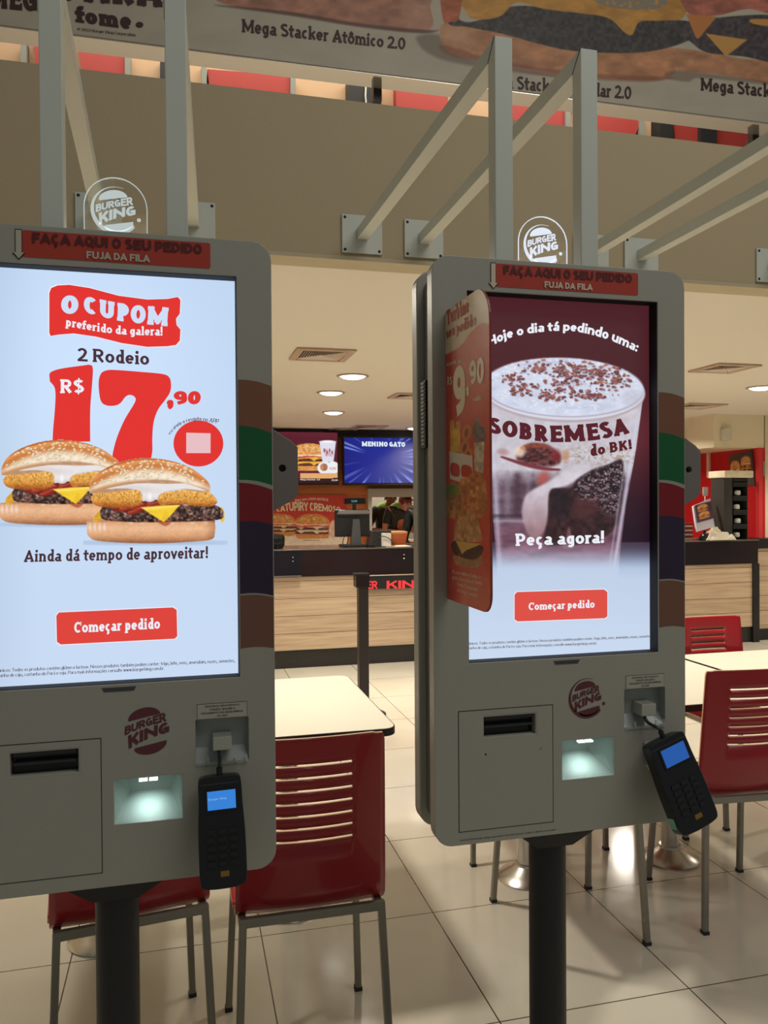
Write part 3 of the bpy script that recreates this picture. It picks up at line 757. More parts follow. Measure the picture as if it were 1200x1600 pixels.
# banner picture and captions
pb = picY((0, -30, 1215, 215), BY-0.003, 0.0042)
pb.bg((196, 186, 166)); x, y = pb.x, pb.y
ed = 12+x*.03
n = fbm(x*.02, y*.05, 2); pb.col *= (.95+.08*n)[..., None]
nf = fbm(x*.05, y*.09, 31); nf2 = fbm(x*.2, y*.2, 6)
# left burger's bottom bun
pb.mix(pb.poly([(330, -40), (333, -5), (365, 10), (450, 22), (560, 40), (640, 50), (675, 42), (672, 8), (668, -40)]), shade((184, 128, 104), .8+.4*nf))
pb.mix(pb.ell(660, 20, 26, 24, 0, 26)*.35, (205, 170, 140))
pb.mix(pb.poly([(335, 8), (450, 24), (560, 42), (660, 52), (690, 45), (670, 47), (560, 36), (450, 18)], 3)*.8, (98, 66, 58))
# middle burger: shadow, bottom bun, patty, cheese
pb.mix(pb.poly([(650, 60), (690, 55), (720, 88), (800, 108), (900, 124), (700, 96)], 6)*.6, (110, 94, 80))
pb.mix(pb.poly([(688, 50), (692, 38), (720, 34), (800, 50), (900, 62), (1000, 74), (1055, 76), (1058, 100), (1050, 118), (1020, 126), (940, 122), (850, 112), (760, 96), (705, 84), (690, 66)]), shade((198, 138, 98), .8+.4*nf))
pb.mix(pb.ell(714, 56, 26, 14, 20, 16)*.4, (212, 182, 150))
pb.mix(pb.poly([(690, 70), (760, 90), (850, 106), (940, 116), (1040, 120), (1050, 122), (1000, 128), (850, 118), (760, 100), (700, 86)], 4)*.5, (130, 74, 54))
pb.mix(pb.poly([(690, -10), (720, 32), (760, 28), (800, 10), (860, 12), (950, 20), (1050, 30), (1100, 40), (1070, 66), (1000, 82), (900, 80), (840, 68), (790, 54), (730, 42), (700, 36)]), shade((74, 68, 66), .6+.8*nf2))
pb.mix(pb.poly([(722, -40), (728, 18), (745, 30), (780, 26), (808, 4), (850, 14), (900, 20), (950, 28), (975, 50), (988, 54), (1000, 34), (1035, 32), (1070, 24), (1068, -40)]), shade((206, 148, 72), .85+.3*nf))
pb.mix(pb.poly([(688, -40), (692, 30), (704, 34), (718, 26), (722, -40)]), shade((188, 104, 70), .8+.4*nf))
pb.mix(pb.poly([(935, -30), (940, 8), (1035, 12), (1038, -30)])*(nf2 > .42), (150, 138, 120))
# right burger
pb.mix(pb.poly([(1050, 76), (1110, 82), (1160, 92), (1230, 100), (1230, 132), (1120, 116), (1062, 110), (1055, 96)]), shade((198, 140, 102), .8+.4*nf))
pb.mix(pb.poly([(1045, 112), (1080, 112), (1230, 132), (1230, 136), (1100, 122), (1075, 128), (1040, 122)], 4)*.5, (110, 84, 70))
pb.mix(pb.poly([(1060, 48), (1100, 30), (1230, 28), (1230, 96), (1160, 88), (1105, 82), (1080, 66)]), shade((80, 70, 72), .6+.8*nf2))
pb.mix(pb.poly([(1068, -40), (1075, 20), (1120, 24), (1170, 14), (1230, 24), (1230, -40)]), shade((190, 112, 92), .7+.6*nf))
pb.mix(pb.poly([(1072, 22), (1120, 26), (1092, 60), (1088, 60)], smooth=False), (206, 132, 70))
pb.mix(pb.poly([(1102, 52), (1168, 62), (1134, 88)], smooth=False), (214, 158, 84))
pb.mix(pb.poly([(1175, 30), (1230, 32), (1230, 42), (1180, 38)]), (214, 152, 76))
pb.a = (pb.P[..., 2] > BZ+.002).astype(float)
pb.build('food_picture', M_PRINT, bn)
u = planeY(BY-0.006)
M_BROWN = mat('brown_lettering', rgb(70, 44, 42), 0.5)
words('burger_caption', M_BROWN, bn, 'Mega Stacker Atômico 2.0', [(378, 55), (633, 82)], [(378, 28), (634, 58)], u, 0.045)
words('burger_caption', M_BROWN, bn, 'Mega Stacker Cheddar 2.0', [(752, 140), (986, 160)], [(752, 112), (987, 134)], u, 0.045)
words('burger_caption', M_BROWN, bn, 'Mega Stacker Picanha 2.0', [(1095, 146), (1330, 170)], [(1095, 120), (1330, 142)], u, 0.045)
words('slogan_word', M_BROWN, bn, 'fome', [(118, 34), (205, 46)], [(116, 8), (205, 18)], u, 0.09)
cap = MB(); flatpoly(cap, circle(218, 38.5, 6, 4.5, 14), u); cap.build('slogan_dot', M_BROWN, bn, flat=True)
words('slogan_word', M_BROWN, bn, 'MEGA', [(-20, 12), (84, 22)], [(-20, -26), (84, -17)], u, 0.09)
words('slogan_word', M_BROWN, bn, 'PARA', [(95, 2), (254, 13)], [(95, -50), (254, -40)], u, 0.09)
words('small_print', M_BROWN, bn, '© 2022 Burger King Corporation', [(121, 48), (212, 58)], [(121, 43), (212, 52)], u, 0.0, res=1)

# ================================================================== ordering kiosks
KY = 1.42                      # plane of the kiosk fronts
KC = (-0.112, 0.717)           # centres of the two kiosks
M_BODY = mat('kiosk_grey_paint', rgb(164, 161, 150), 0.42, bump=(320, 0.12), vary=(6, 0.03))
M_BODYDK = mat('kiosk_dark_core', rgb(104, 100, 94), 0.5)
M_KBLACK = mat('kiosk_black_steel', (0.014, 0.013, 0.014), 0.55, bump=(200, 0.2))
M_LINE = mat('dark_seam', rgb(40, 34, 36), 0.6)
M_STICKRED = mat('faded_red_sticker', rgb(178, 62, 48), 0.45)
M_STICKTXT = mat('dark_sticker_lettering', rgb(92, 34, 36), 0.5)
M_STICKLIGHT = mat('pale_sticker_lettering', rgb(214, 196, 176), 0.5)
M_LOGO = mat('maroon_print', rgb(98, 46, 52), 0.5)
M_ACRYL = mat('clear_acrylic', (0.97, 1.0, 0.99), 0.03, trans=1.0, ior=1.3, alpha=0.28)
M_ENGRAVE = glow('edge_lit_engraving', rgb(176, 190, 190), 0.75, (.6, .6, .6))
M_ENGRAVE2 = glow('edge_lit_engraving_bright', rgb(205, 214, 232), 0.95, (.6, .6, .6))

def draw_logo(mb, f, ring=True, mi=0):
    """bun-shaped emblem in unit coordinates (x right, y up, radius about 1)"""
    def un(x, y): return f(x, y)
    r = math.radians(11)
    def rt(x, y): return un(x*math.cos(r)-y*math.sin(r), x*math.sin(r)+y*math.cos(r))
    top = [(-.56, .50)]+[(-.0+.58*math.cos(t), .50+.36*math.sin(t)) for t in [math.pi*(1-k/18) for k in range(1, 18)]]+[(.58, .50)]
    flatpoly(mb, top, rt, mi)
    bot = [(-.55, -.53)]+[(.0+.60*math.cos(t), -.53+.36*math.sin(t)) for t in [math.pi*(1+k/18) for k in range(1, 18)]]+[(.60, -.53)]
    flatpoly(mb, bot, rt, mi)
    letter(mb, 'BURGER', [(-.80, -.14), (-.1, .12), (.70, .28)], [(-.78, .20), (-.1, .42), (.66, .64)], un, 0.065, mi, plain=True)
    letter(mb, 'KING', [(-.66, -.66), (.0, -.34), (.78, -.14)], [(-.68, -.12), (.0, .12), (.80, .30)], un, 0.08, mi, plain=True)
    if ring:
        o_ = [(1.0*math.cos(t), 1.0*math.sin(t)) for t in [math.radians(a) for a in range(72, 322, 6)]]
        i_ = [(.03+.90*math.cos(t), .08+.90*math.sin(t)) for t in [math.radians(a) for a in range(318, 70, -6)]]
        flatpoly(mb, o_+i_, un, mi)
        flatpoly(mb, circle(.92, -.32, .085, n=12), un, mi)

def disclaimers(m_, sc, un, px):
    (l1a, l1b, l2a, l2b, h) = px
    words('small_print', m_, sc, 'orgânicos: Todos os produtos contém glúten e lactose. Nossos produtos também podem conter: trigo, leite, ovos, amendoim, nozes, sementes,', [l1a, l1b], [(l1a[0], l1a[1]-h), (l1b[0], l1b[1]-h)], un, 0.0, res=1)
    words('small_print', m_, sc, 'castanha de caju, castanha do Pará e soja. Para mais informações consulte www.burgerking.com.br.', [l2a, l2b], [(l2a[0], l2a[1]-h), (l2b[0], l2b[1]-h)], un, 0.0, res=1)

SX0, SX1, SZ0, SZ1 = -0.197, 0.206, 1.195, 1.896
def make_kiosk(ci, label):
    c = KC[ci]; X = lambda u: c+u
    k = root('ordering_kiosk', label, 'kiosk', (c, KY+0.06, 0), 'self-service ordering kiosks')
    fr = lambda x, z: (X(x), KY, z)
    outer = rrect(-0.266, 0.267, 0.852, 1.959, 0.034)
    holes = [[(SX0, SZ0), (SX1, SZ0), (SX1, SZ1), (SX0, SZ1)],
             [(-.168, 1.052), (-.062, 1.052), (-.062, 1.091), (-.168, 1.091)],
             [(-.006, .957), (.106, .957), (.106, 1.033), (-.006, 1.033)],
             [(.129, 1.049), (.220, 1.049), (.220, 1.124), (.129, 1.124)]]
    V, Fc = holed(outer, holes, fr, (0, 0.03, 0))
    MB().add(V, Fc).build('front_panel', M_BODY, k, bevel=0.0025)
    MB().prism([(X(x), KY+0.10, z) for x, z in outer], (0, 0.035, 0)).build('rear_panel', M_BODY, k, bevel=0.003)
    V, Fc = holed(rrect(-0.252, 0.252, 0.866, 1.945, 0.03), [], lambda x, z: (X(x), KY+0.062, z), (0, 0.038, 0))
    core = MB().add(V, Fc)
    V, Fc = holed(rrect(-0.245, 0.245, 0.872, 1.94, 0.03), [rrect(-0.232, 0.236, 0.885, 1.93, 0.02)], lambda x, z: (X(x), KY+0.03, z), (0, 0.032, 0))
    core.add(V, Fc)
    core.build('core', M_BODYDK, k)
    # vent on the left flank
    vt = MB().box(X(-.262), X(-.2521), KY+.058, KY+.098, 1.605, 1.735).build('side_vent', M_BLACK, k)
    sl = MB()
    for i in range(17): sl.box(X(-.265), X(-.261), KY+.062, KY+.078, 1.611+i*.0073, 1.6145+i*.0073)
    sl.build('slats', mat('vent_slat_grey', rgb(170, 172, 170), .4), vt)
    # notched speaker wing on the right flank
    wing = [(.262, 1.636), (.300, 1.612), (.313, 1.600), (.313, 1.514), (.300, 1.503), (.262, 1.482)]
    V, Fc = holed(wing, [circle(.285, 1.562, .0065, n=16)], lambda x, z: (X(x), KY+.012, z), (0, .022, 0))
    sw = MB().add(V, Fc).build('speaker_wing', mat('wing_grey_paint', rgb(120, 112, 108), .5), k, bevel=.0015)
    MB().prism([(X(x), KY+.026, z) for x, z in circle(.285, 1.562, .0075, n=16)], (0, .004, 0)).build('speaker_hole', M_BLACK, sw)
    # screen: dark surround, then the lit picture
    sc = MB().box(X(SX0-.012), X(SX1+.012), KY+.0305, KY+.040, SZ0-.012, SZ1+.012).build('screen', M_BLACKG, k)
    ln = MB()
    for bx_ in ((SX0, SX0+.001, SZ0, SZ1), (SX1-.001, SX1, SZ0, SZ1), (SX0, SX1, SZ0, SZ0+.001), (SX0, SX1, SZ1-.001, SZ1)): ln.box(X(bx_[0]), X(bx_[1]), KY+.003, KY+.0302, bx_[2], bx_[3])
    ln.build('screen_liner', mat('matt_black_liner', (.01, .01, .012), .7), sc)
    SY = KY+.030
    qq = onY(*((367, 438) if ci == 0 else (1019, 477)), SY)
    lit_x0, lit_x1, lit_z0, lit_z1 = SX0-.004, qq[0]-c, SZ0-.004, qq[2]
    un = planeY(SY-.0012); u2 = planeY(SY-.0020); u3 = planeY(SY-.0027)
    if ci == 0:
        p = Pic((X(lit_x0), SY-.0005, lit_z1), (1, 0, 0), (0, 0, -1), lit_x1-lit_x0, lit_z1-lit_z0, .004)
        p.bg((196, 216, 242)); gx = np.clip((p.x-120)/240, -1, 1); gy = (p.y-740)/330
        p.col += ((np.clip(-gy, 0, 1)*-.02+np.clip(gy, 0, 1)*.015)[..., None])*np.array([1.2, .8, .5])+(np.exp(-((p.x-150)/170)**2-((p.y-560)/230)**2)*.05)[..., None]
        p.col -= (np.clip((-p.x+60)/60, 0, 1)*.03)[..., None]
        p.build('lit_ground', M_SCREENPIC, sc)
        RED = glow('screen_red', rgb(226, 50, 46)); PALE = glow('screen_pale', rgb(206, 222, 246)); DKT = glow('screen_dark_text', rgb(70, 44, 52)); WH = glow('screen_white', rgb(236, 238, 246))
        fl = MB()
        # ticket flag, with white rim
        tk = [(77, 458), (80, 450), (90, 446), (108, 445), (140, 450), (185, 462), (230, 468), (262, 467), (278, 464), (282, 469), (281, 490), (275, 498), (276, 508), (282, 515), (281, 532), (275, 539), (262, 541), (230, 542), (190, 536), (150, 526), (115, 521), (90, 523), (79, 525), (77, 520)]
        cxm = np.mean([q[0] for q in tk]); cym = np.mean([q[1] for q in tk])
        flatpoly(fl, [(cxm+(a-cxm)*1.014, cym+(b_-cym)*1.03) for a, b_ in tk], planeY(SY-.0009), 1)
        flatpoly(fl, tk, un, 0)
        letter(fl, 'O', [(95, 490), (122, 491)], [(96, 461), (123, 462)], u2, .12, 2)
        letter(fl, 'CUPOM', [(131, 488), (190, 502), (262, 510)], [(131, 461), (190, 473), (264, 480)], u2, .11, 2)
        letter(fl, 'preferido da galera!', [(102, 513), (180, 525), (254, 528)], [(103, 495), (180, 508), (254, 510)], u2, .055, 1)
        fl.build('coupon_flag', [RED, WH, PALE], sc, flat=True)
        words('meal_caption', DKT, sc, '2 Rodeio', [(121, 565), (233, 571)], [(121, 542), (233, 549)], un, .05)
        words('slogan', DKT, sc, 'Ainda dá tempo de aproveitar!', [(37, 883), (325, 877)], [(38, 859), (325, 853)], un, .05)
        words('scan_caption', DKT, sc, 'escaneie e resgate no APP', [(266, 680), (280, 667), (305, 659), (340, 664)], [(262, 677), (277, 660), (305, 651), (343, 655)], un, .01, res=1)
        disclaimers(DKT, sc, un, ((-12, 1052), (367, 1036), (-12, 1060), (257, 1048), 7))
        pr = MB()
        one = [(77, 586), (80, 581), (95, 576), (130, 571), (140, 570), (145, 575), (144, 600), (141, 640), (141, 690), (137, 690), (82, 690), (83, 670), (86, 635), (86, 608), (78, 596)]
        sev = [(154, 600), (157, 585), (165, 579), (180, 578), (220, 581), (252, 584), (263, 588), (267, 597), (266, 612), (258, 625), (247, 640), (240, 660), (238, 685), (238, 705), (234, 720), (222, 726), (185, 724), (176, 716), (178, 700), (184, 680), (195, 655), (211, 628), (210, 620), (203, 617), (196, 620), (188, 630), (178, 634), (165, 633), (157, 625)]
        flatpoly(pr, catmull(one[:9], 4)+one[9:11]+catmull(one[11:], 4), un)
        flatpoly(pr, catmull(sev, 4, True), un)
        letter(pr, ',90', [(260, 640), (313, 638)], [(261, 611), (314, 611)], un, .11)
        flatpoly(pr, circle(310, 693, 39, 36, 36), un)
        letter(pr, 'R$', [(94, 617), (131, 616)], [(94, 590), (132, 591)], u2, .06, 1)
        flatpoly(pr, [(291, 676), (329, 677), (329, 708), (291, 708)], u2, 2)
        pr.build('price', [RED, WH, glow('plain_pink_square', rgb(232, 190, 196))], sc, flat=True)
        for q, (dx, dy) in enumerate(((-137.5, -28.5), (0, 0))):
            b = picY((130+dx, 712+dy, 354+dx, 853+dy), SY-.0026-.0005*q, .00105)
            b.bg((200, 219, 244))
            with T(b, dx, dy, 1): burger_rodeio(b)
            # keep only what was painted
            b.a = (np.abs(b.col-np.array((200, 219, 244))/255.).max(-1) > .012).astype(float)
            b.build('burger_picture', M_SCREENPIC, sc)
        bt = MB(); P = [(88, 962), (92, 957), (270, 949), (276, 953), (277, 994), (273, 998), (95, 1007), (89, 1003)]
        cxm, cym = 183, 978
        flatpoly(bt, [(cxm+(a-cxm)*1.012, cym+(b_-cym)*1.05) for a, b_ in P], un, 1); flatpoly(bt, P, u2, 0)
        letter(bt, 'Começar pedido', [(116, 994), (250, 987)], [(116, 971), (250, 965)], u3, .06, 1)
        bt.build('start_button', [glow('button_red', rgb(222, 66, 58)), WH], sc, flat=True)
    else:
        p = Pic((X(lit_x0), SY-.0005, lit_z1), (1, 0, 0), (0, 0, -1), lit_x1-lit_x0, lit_z1-lit_z0, .0011)
        paint_shake(p); p.build('shake_picture', M_SCREENPIC, sc)
        WH = glow('screen_white', rgb(236, 238, 246)); MR = glow('screen_maroon', rgb(86, 26, 36)); DKT = glow('screen_dark_text', rgb(70, 44, 52))
        words('headline', WH, sc, 'Hoje o dia tá pedindo uma:', [(764, 546), (800, 531), (850, 522), (900, 522), (950, 535), (994, 553)], [(759, 527), (796, 512), (848, 503), (902, 503), (956, 515), (1000, 536)], un, .05, plain=True)
        words('call_to_order', WH, sc, 'Peça agora!', [(806, 859), (944, 854)], [(805, 833), (944, 829)], u2, .06)
        words('dessert_word', MR, sc, 'SOBREMESA', [(762, 676), (800, 685), (862, 692), (930, 689), (984, 678)], [(764, 650), (800, 657), (862, 664), (930, 660), (978, 652)], un, .10)
        words('dessert_word', MR, sc, 'do BK!', [(923, 714), (988, 702)], [(922, 694), (986, 686)], un, .08)
        disclaimers(DKT, sc, un, ((725, 1009), (1018, 997), (725, 1016), (933, 1008), 5.5))
        bt = MB(); P = [(804, 929), (808, 925), (944, 921), (949, 925), (949, 963), (945, 966), (809, 971), (804, 968)]
        cxm, cym = 876.5, 946
        flatpoly(bt, [(cxm+(a-cxm)*1.012, cym+(b_-cym)*1.05) for a, b_ in P], un, 1); flatpoly(bt, P, u2, 0)
        letter(bt, 'Começar pedido', [(826, 957), (929, 953)], [(826, 941), (929, 937)], u3, .06, 1)
        bt.build('start_button', [glow('button_coral', rgb(222, 78, 68)), WH], sc, flat=True)
    # header sticker with its small arrow
    F1 = lambda y_: (lambda x, z: (X(x), KY-y_, z))
    st = MB(); flatpoly(st, rrect(-.139, .162, 1.906, 1.950, .003, 3), F1(.0006), 0)
    ar = [(-.150, 1.951), (-.139, 1.951), (-.139, 1.912), (-.134, 1.912), (-.1445, 1.901), (-.155, 1.912), (-.150, 1.912)]
    flatpoly(st, ar, F1(.0010), 1)
    flatpoly(st, [(-.1475+(a+.1445)*.8-(-.003), 1.927+(b_-1.927)*.93) for a, b_ in ar], F1(.0014), 2)
    letter(st, 'FAÇA AQUI O SEU PEDIDO', [(-.124, 1.9245), (.148, 1.9245)], [(-.124, 1.9475), (.148, 1.9475)], F1(.0016), .07, 3, plain=True)
    letter(st, 'FUJA DA FILA', [(-.040, 1.9095), (.062, 1.9095)], [(-.040, 1.9225), (.062, 1.9225)], F1(.0020), .06, 2, plain=True)
    st.build('header_sticker', [M_STICKRED, M_LINE, M_STICKLIGHT if ci else mat('grey_sticker_lettering', rgb(190, 180, 165), .5), M_STICKTXT], k, flat=True)
    # coloured wrap on the right bezel (a band of each colour with wavy edges)
    wr = MB(); xa, xb = SX1+.0015, .2655
    def band(z0a, z0b, z1a, z1b, mi, w_=.003):
        n_ = 8
        up = [(xa+(xb-xa)*i/n_, z0a+(z0b-z0a)*i/n_+w_*math.sin(i/n_*3.1)) for i in range(n_+1)]
        dn = [(xa+(xb-xa)*i/n_, z1a+(z1b-z1a)*i/n_+w_*math.sin(i/n_*3.1)) for i in range(n_+1)][::-1]
        flatpoly(wr, up+dn, F1(.0005), mi)
    band(1.716, 1.706, 1.636, 1.623, 0); band(1.636, 1.623, 1.541, 1.531, 1); band(1.541, 1.531, 1.536, 1.523, 2); band(1.536, 1.523, 1.468, 1.462, 3); band(1.468, 1.462, 1.341, 1.336, 4)
    band(1.341, 1.336, 1.338, 1.333, 2); band(1.338, 1.333, 1.245, 1.243, 5)
    wr.build('bezel_wrap', [mat('wrap_brown', rgb(128, 84, 64), .4), mat('wrap_green', rgb(20, 92, 52), .4), mat('wrap_grey', rgb(150, 150, 140), .4), mat('wrap_red', rgb(128, 26, 36), .4), mat('wrap_navy', rgb(50, 36, 62), .4), mat('wrap_tan', rgb(120, 82, 66), .4)], k, flat=True)
    # emblem
    lg = MB(); R_ = .0375 if ci else .044
    draw_logo(lg, lambda x, y: (X((.047 if ci else .049)+x*R_*1.05), KY-.0006, 1.113+y*R_*1.05), ring=bool(ci))
    lg.build('emblem', M_LOGO, k, flat=True)
    # maker's badge
    bd = MB(); flatpoly(bd, [(-.020, 1.183), (-.024, 1.190), (.032, 1.190), (.028, 1.183)], F1(.0008), 0)
    bd.build('maker_badge', mat('badge_dark', rgb(70, 70, 74), .35), k, flat=True)
    # printer door: seam, slot and lock holes
    dr = MB()
    for (x0, x1, z0, z1) in ((-.219, -.026, 1.105, 1.1062), (-.219, -.026, .877, .8782), (-.2196, -.2184, .877, 1.106), (-.0266, -.0254, .877, 1.106)):
        dr.box(X(x0), X(x1), KY-.0004, KY+.0002, z0, z1)
    door = MB().box(X(-.218), X(-.027), KY-.0006, KY+.001, 1.094, 1.1045).box(X(-.218), X(-.027), KY-.0006, KY+.001, .8785, 1.049).box(X(-.218), X(-.171), KY-.0006, KY+.001, 1.049, 1.094).box(X(-.059), X(-.027), KY-.0006, KY+.001, 1.049, 1.094)
    dob = door.build('printer_door', M_BODY, k)
    dr.build('seam', M_LINE, dob)
    sl = MB().box(X(-.170), X(-.060), KY+.018, KY+.028, 1.050, 1.093).build('receipt_slot', M_BLACKG, k)
    MB().box(X(-.164), X(-.066), KY+.004, KY+.018, 1.069, 1.073).box(X(-.164), X(-.066), KY+.004, KY+.018, 1.084, 1.090).build('paper_guide', mat('dark_guide', (.03, .03, .035), .3), sl)
    if ci:
        for hx in (-.165, -.052):
            MB().prism([(X(x), KY-.001, z) for x, z in circle(hx, 1.0205 if hx < -.1 else 1.022, .002 if hx < -.1 else .0017, n=10)], (0, .001, 0)).build('lock_hole', M_BLACK if hx < -.1 else M_DARKSTEEL, dob)
        pt = MB(); letter(pt, 'TM & © 2019 Burger King Corporation. Uso Sob Licença. Todos os direitos reservados', [(-.218, .860), (-.02, .860)], [(-.218, .8635), (-.02, .8635)], F1(.0006), 0, res=1)
        pt.build('small_print', M_LINE, k, flat=True)
    # barcode scanner window: tray, lamps and pane
    A = (-.006, .106, .957, 1.033); tr = MB()
    q = lambda x, y, z: (X(x), KY+y, z)
    fpts = [q(A[0], .001, A[2]), q(A[1], .001, A[2]), q(A[1], .001, A[3]), q(A[0], .001, A[3])]
    bpts = [q(A[0]+.022, .060, A[2]+.034), q(A[1]-.022, .060, A[2]+.034), q(A[1]-.012, .060, A[3]-.002), q(A[0]+.012, .060, A[3]-.002)]
    tr.add(fpts+bpts, [(4, 5, 6, 7), (0, 1, 5, 4), (1, 2, 6, 5), (2, 3, 7, 6), (3, 0, 4, 7)])
    tro = tr.build('scanner_window', mat('scanner_white_tray', rgb(166, 184, 178), .5), k, flat=True)
    mb = MB().box(X(.034), X(.048), KY+.008, KY+.018, 1.0235, 1.0265).box(X(.051), X(.065), KY+.008, KY+.018, 1.0235, 1.0265)
    mb.build('scanner_lamp', glow('scanner_led', (0.9, 1, .98), 2.5), tro)
    MB().prism([q(A[0]+.0005, .0035, A[2]+.0005), q(A[1]-.0005, .0035, A[2]+.0005), q(A[1]-.0005, .0035, A[3]-.0005), q(A[0]+.0005, .0035, A[3]-.0005)], (0, .0006, 0)).build('glass_pane', mat('thin_clear_pane', (1, 1, 1), .02, alpha=.06), tro)
    area_lamp('scanner_light', (X(.05), KY+.022, 1.019), (0, 0, 0), .03, .022, (.82, 1, .96), .012, spread=110)
    # card reader recess and its caution label
    rc = MB(); B_ = (.129, .220, 1.049, 1.124)
    f2 = [q(B_[0], .0005, B_[2]), q(B_[1], .0005, B_[2]), q(B_[1], .0005, B_[3]), q(B_[0], .0005, B_[3])]
    b2 = [q(B_[0]+.003, .020, B_[2]+.022), q(B_[1]-.003, .020, B_[2]+.022), q(B_[1]-.003, .020, B_[3]-.003), q(B_[0]+.003, .020, B_[3]-.003)]
    rc.add(f2+b2, [(4, 5, 6, 7), (0, 1, 5, 4), (1, 2, 6, 5), (2, 3, 7, 6), (3, 0, 4, 7)])
    rco = rc.build('reader_recess', mat('recess_grey', rgb(150, 154, 152), .35, coat=.3), k, flat=True)
    kn = MB().box(X(.158), X(.190), KY-.016, KY+.020, 1.073, 1.097)
    kn.build('square_lug', mat('pale_metal', rgb(190, 188, 176), .3, .5), rco, bevel=.0015)
    hk = MB()
    hk.box(X(.131), X(.218), KY-.003, KY-.0005, 1.046, 1.051)
    for hx in (.150, .198, .2155): hk.box(X(hx-.0018), X(hx+.0018), KY-.006, KY-.001, 1.048, 1.060)
    hk.build('clear_hooks', mat('clear_plastic', (.8, .85, .83), .08, trans=.7, alpha=.6), rco)
    lb = MB()
    flatpoly(lb, [(.132, 1.125), (.218, 1.125), (.218, 1.152), (.132, 1.152)], F1(.0004), 0)
    flatpoly(lb, [(.1327, 1.1257), (.2173, 1.1257), (.2173, 1.1513), (.1327, 1.1513)], F1(.0008), 1)
    for t_, z_, w_ in (('SENHOR(A), SEM FORMATO,', 1.1452, .030), ('TOQUE E SEGURE O', 1.1395, .022), ('PAGAMENTO NA MAQUININHA', 1.1338, .036), ('AO LADO', 1.1282, .009)):
        letter(lb, t_, [(.175-w_, z_), (.175+w_, z_)], [(.175-w_, z_+.0036), (.175+w_, z_+.0036)], F1(.0012), .02, 0, res=1)
    lb.build('caution_label', [M_LINE, mat('label_paper', rgb(176, 172, 160), .5)], k, flat=True)
    # clear topper with the engraved emblem
    y0 = KY+.045
    sc_ = 1.0*(y0/KY)
    tc = onY(*( (181, 326) if ci == 0 else (848, 381)), y0); hw = .052
    outl = [(tc[0]-hw, 1.955), (tc[0]+hw, 1.955)]+[(tc[0]+hw*math.cos(t), tc[2]+.001+hw*math.sin(t)) for t in [math.radians(a) for a in range(0, 181, 9)]]
    tp = MB().prism([(x_, y0, z_) for x_, z_ in outl], (0, .006, 0)).build('acrylic_topper', M_ACRYL, k)
    eg = MB(); ME = M_ENGRAVE2 if ci else M_ENGRAVE
    rim = outl[1:]+[outl[0]]
    for i in range(len(rim)-1):
        a, b_ = np.array(rim[i]), np.array(rim[i+1])
        eg.bar((a[0], y0-.0002, a[1]), (b_[0], y0-.0002, b_[1]), .0015, .0015 if not ci else .002, up=(0, 1, 0))
    draw_logo(eg, lambda x, y: (tc[0]+x*.0415, y0-.0008, tc[2]-.004+y*.0415))
    eg.build('engraved_emblem', ME, tp, flat=True)
    # pole, neck and foot
    MB().lathe([(.037, 0.02), (.037, .84)], (X(-.008), KY+.065, 0), 32).build('pole', M_KBLACK, k, smooth=True)
    q_ = lambda x, y, z: (X(x), KY+.065+y, z)
    MB().hexa([q_(-.045, -.037, .815), q_(.03, -.037, .815), q_(.03, .037, .815), q_(-.045, .037, .815), q_(-.095, -.05, .853), q_(.085, -.05, .853), q_(.085, .05, .853), q_(-.095, .05, .853)]).build('neck', M_KBLACK, k)
    MB().box(X(-.24), X(.22), KY-.15, KY+.29, 0, .02).build('foot_plate', M_KBLACK, k, bevel=.004)
    return k

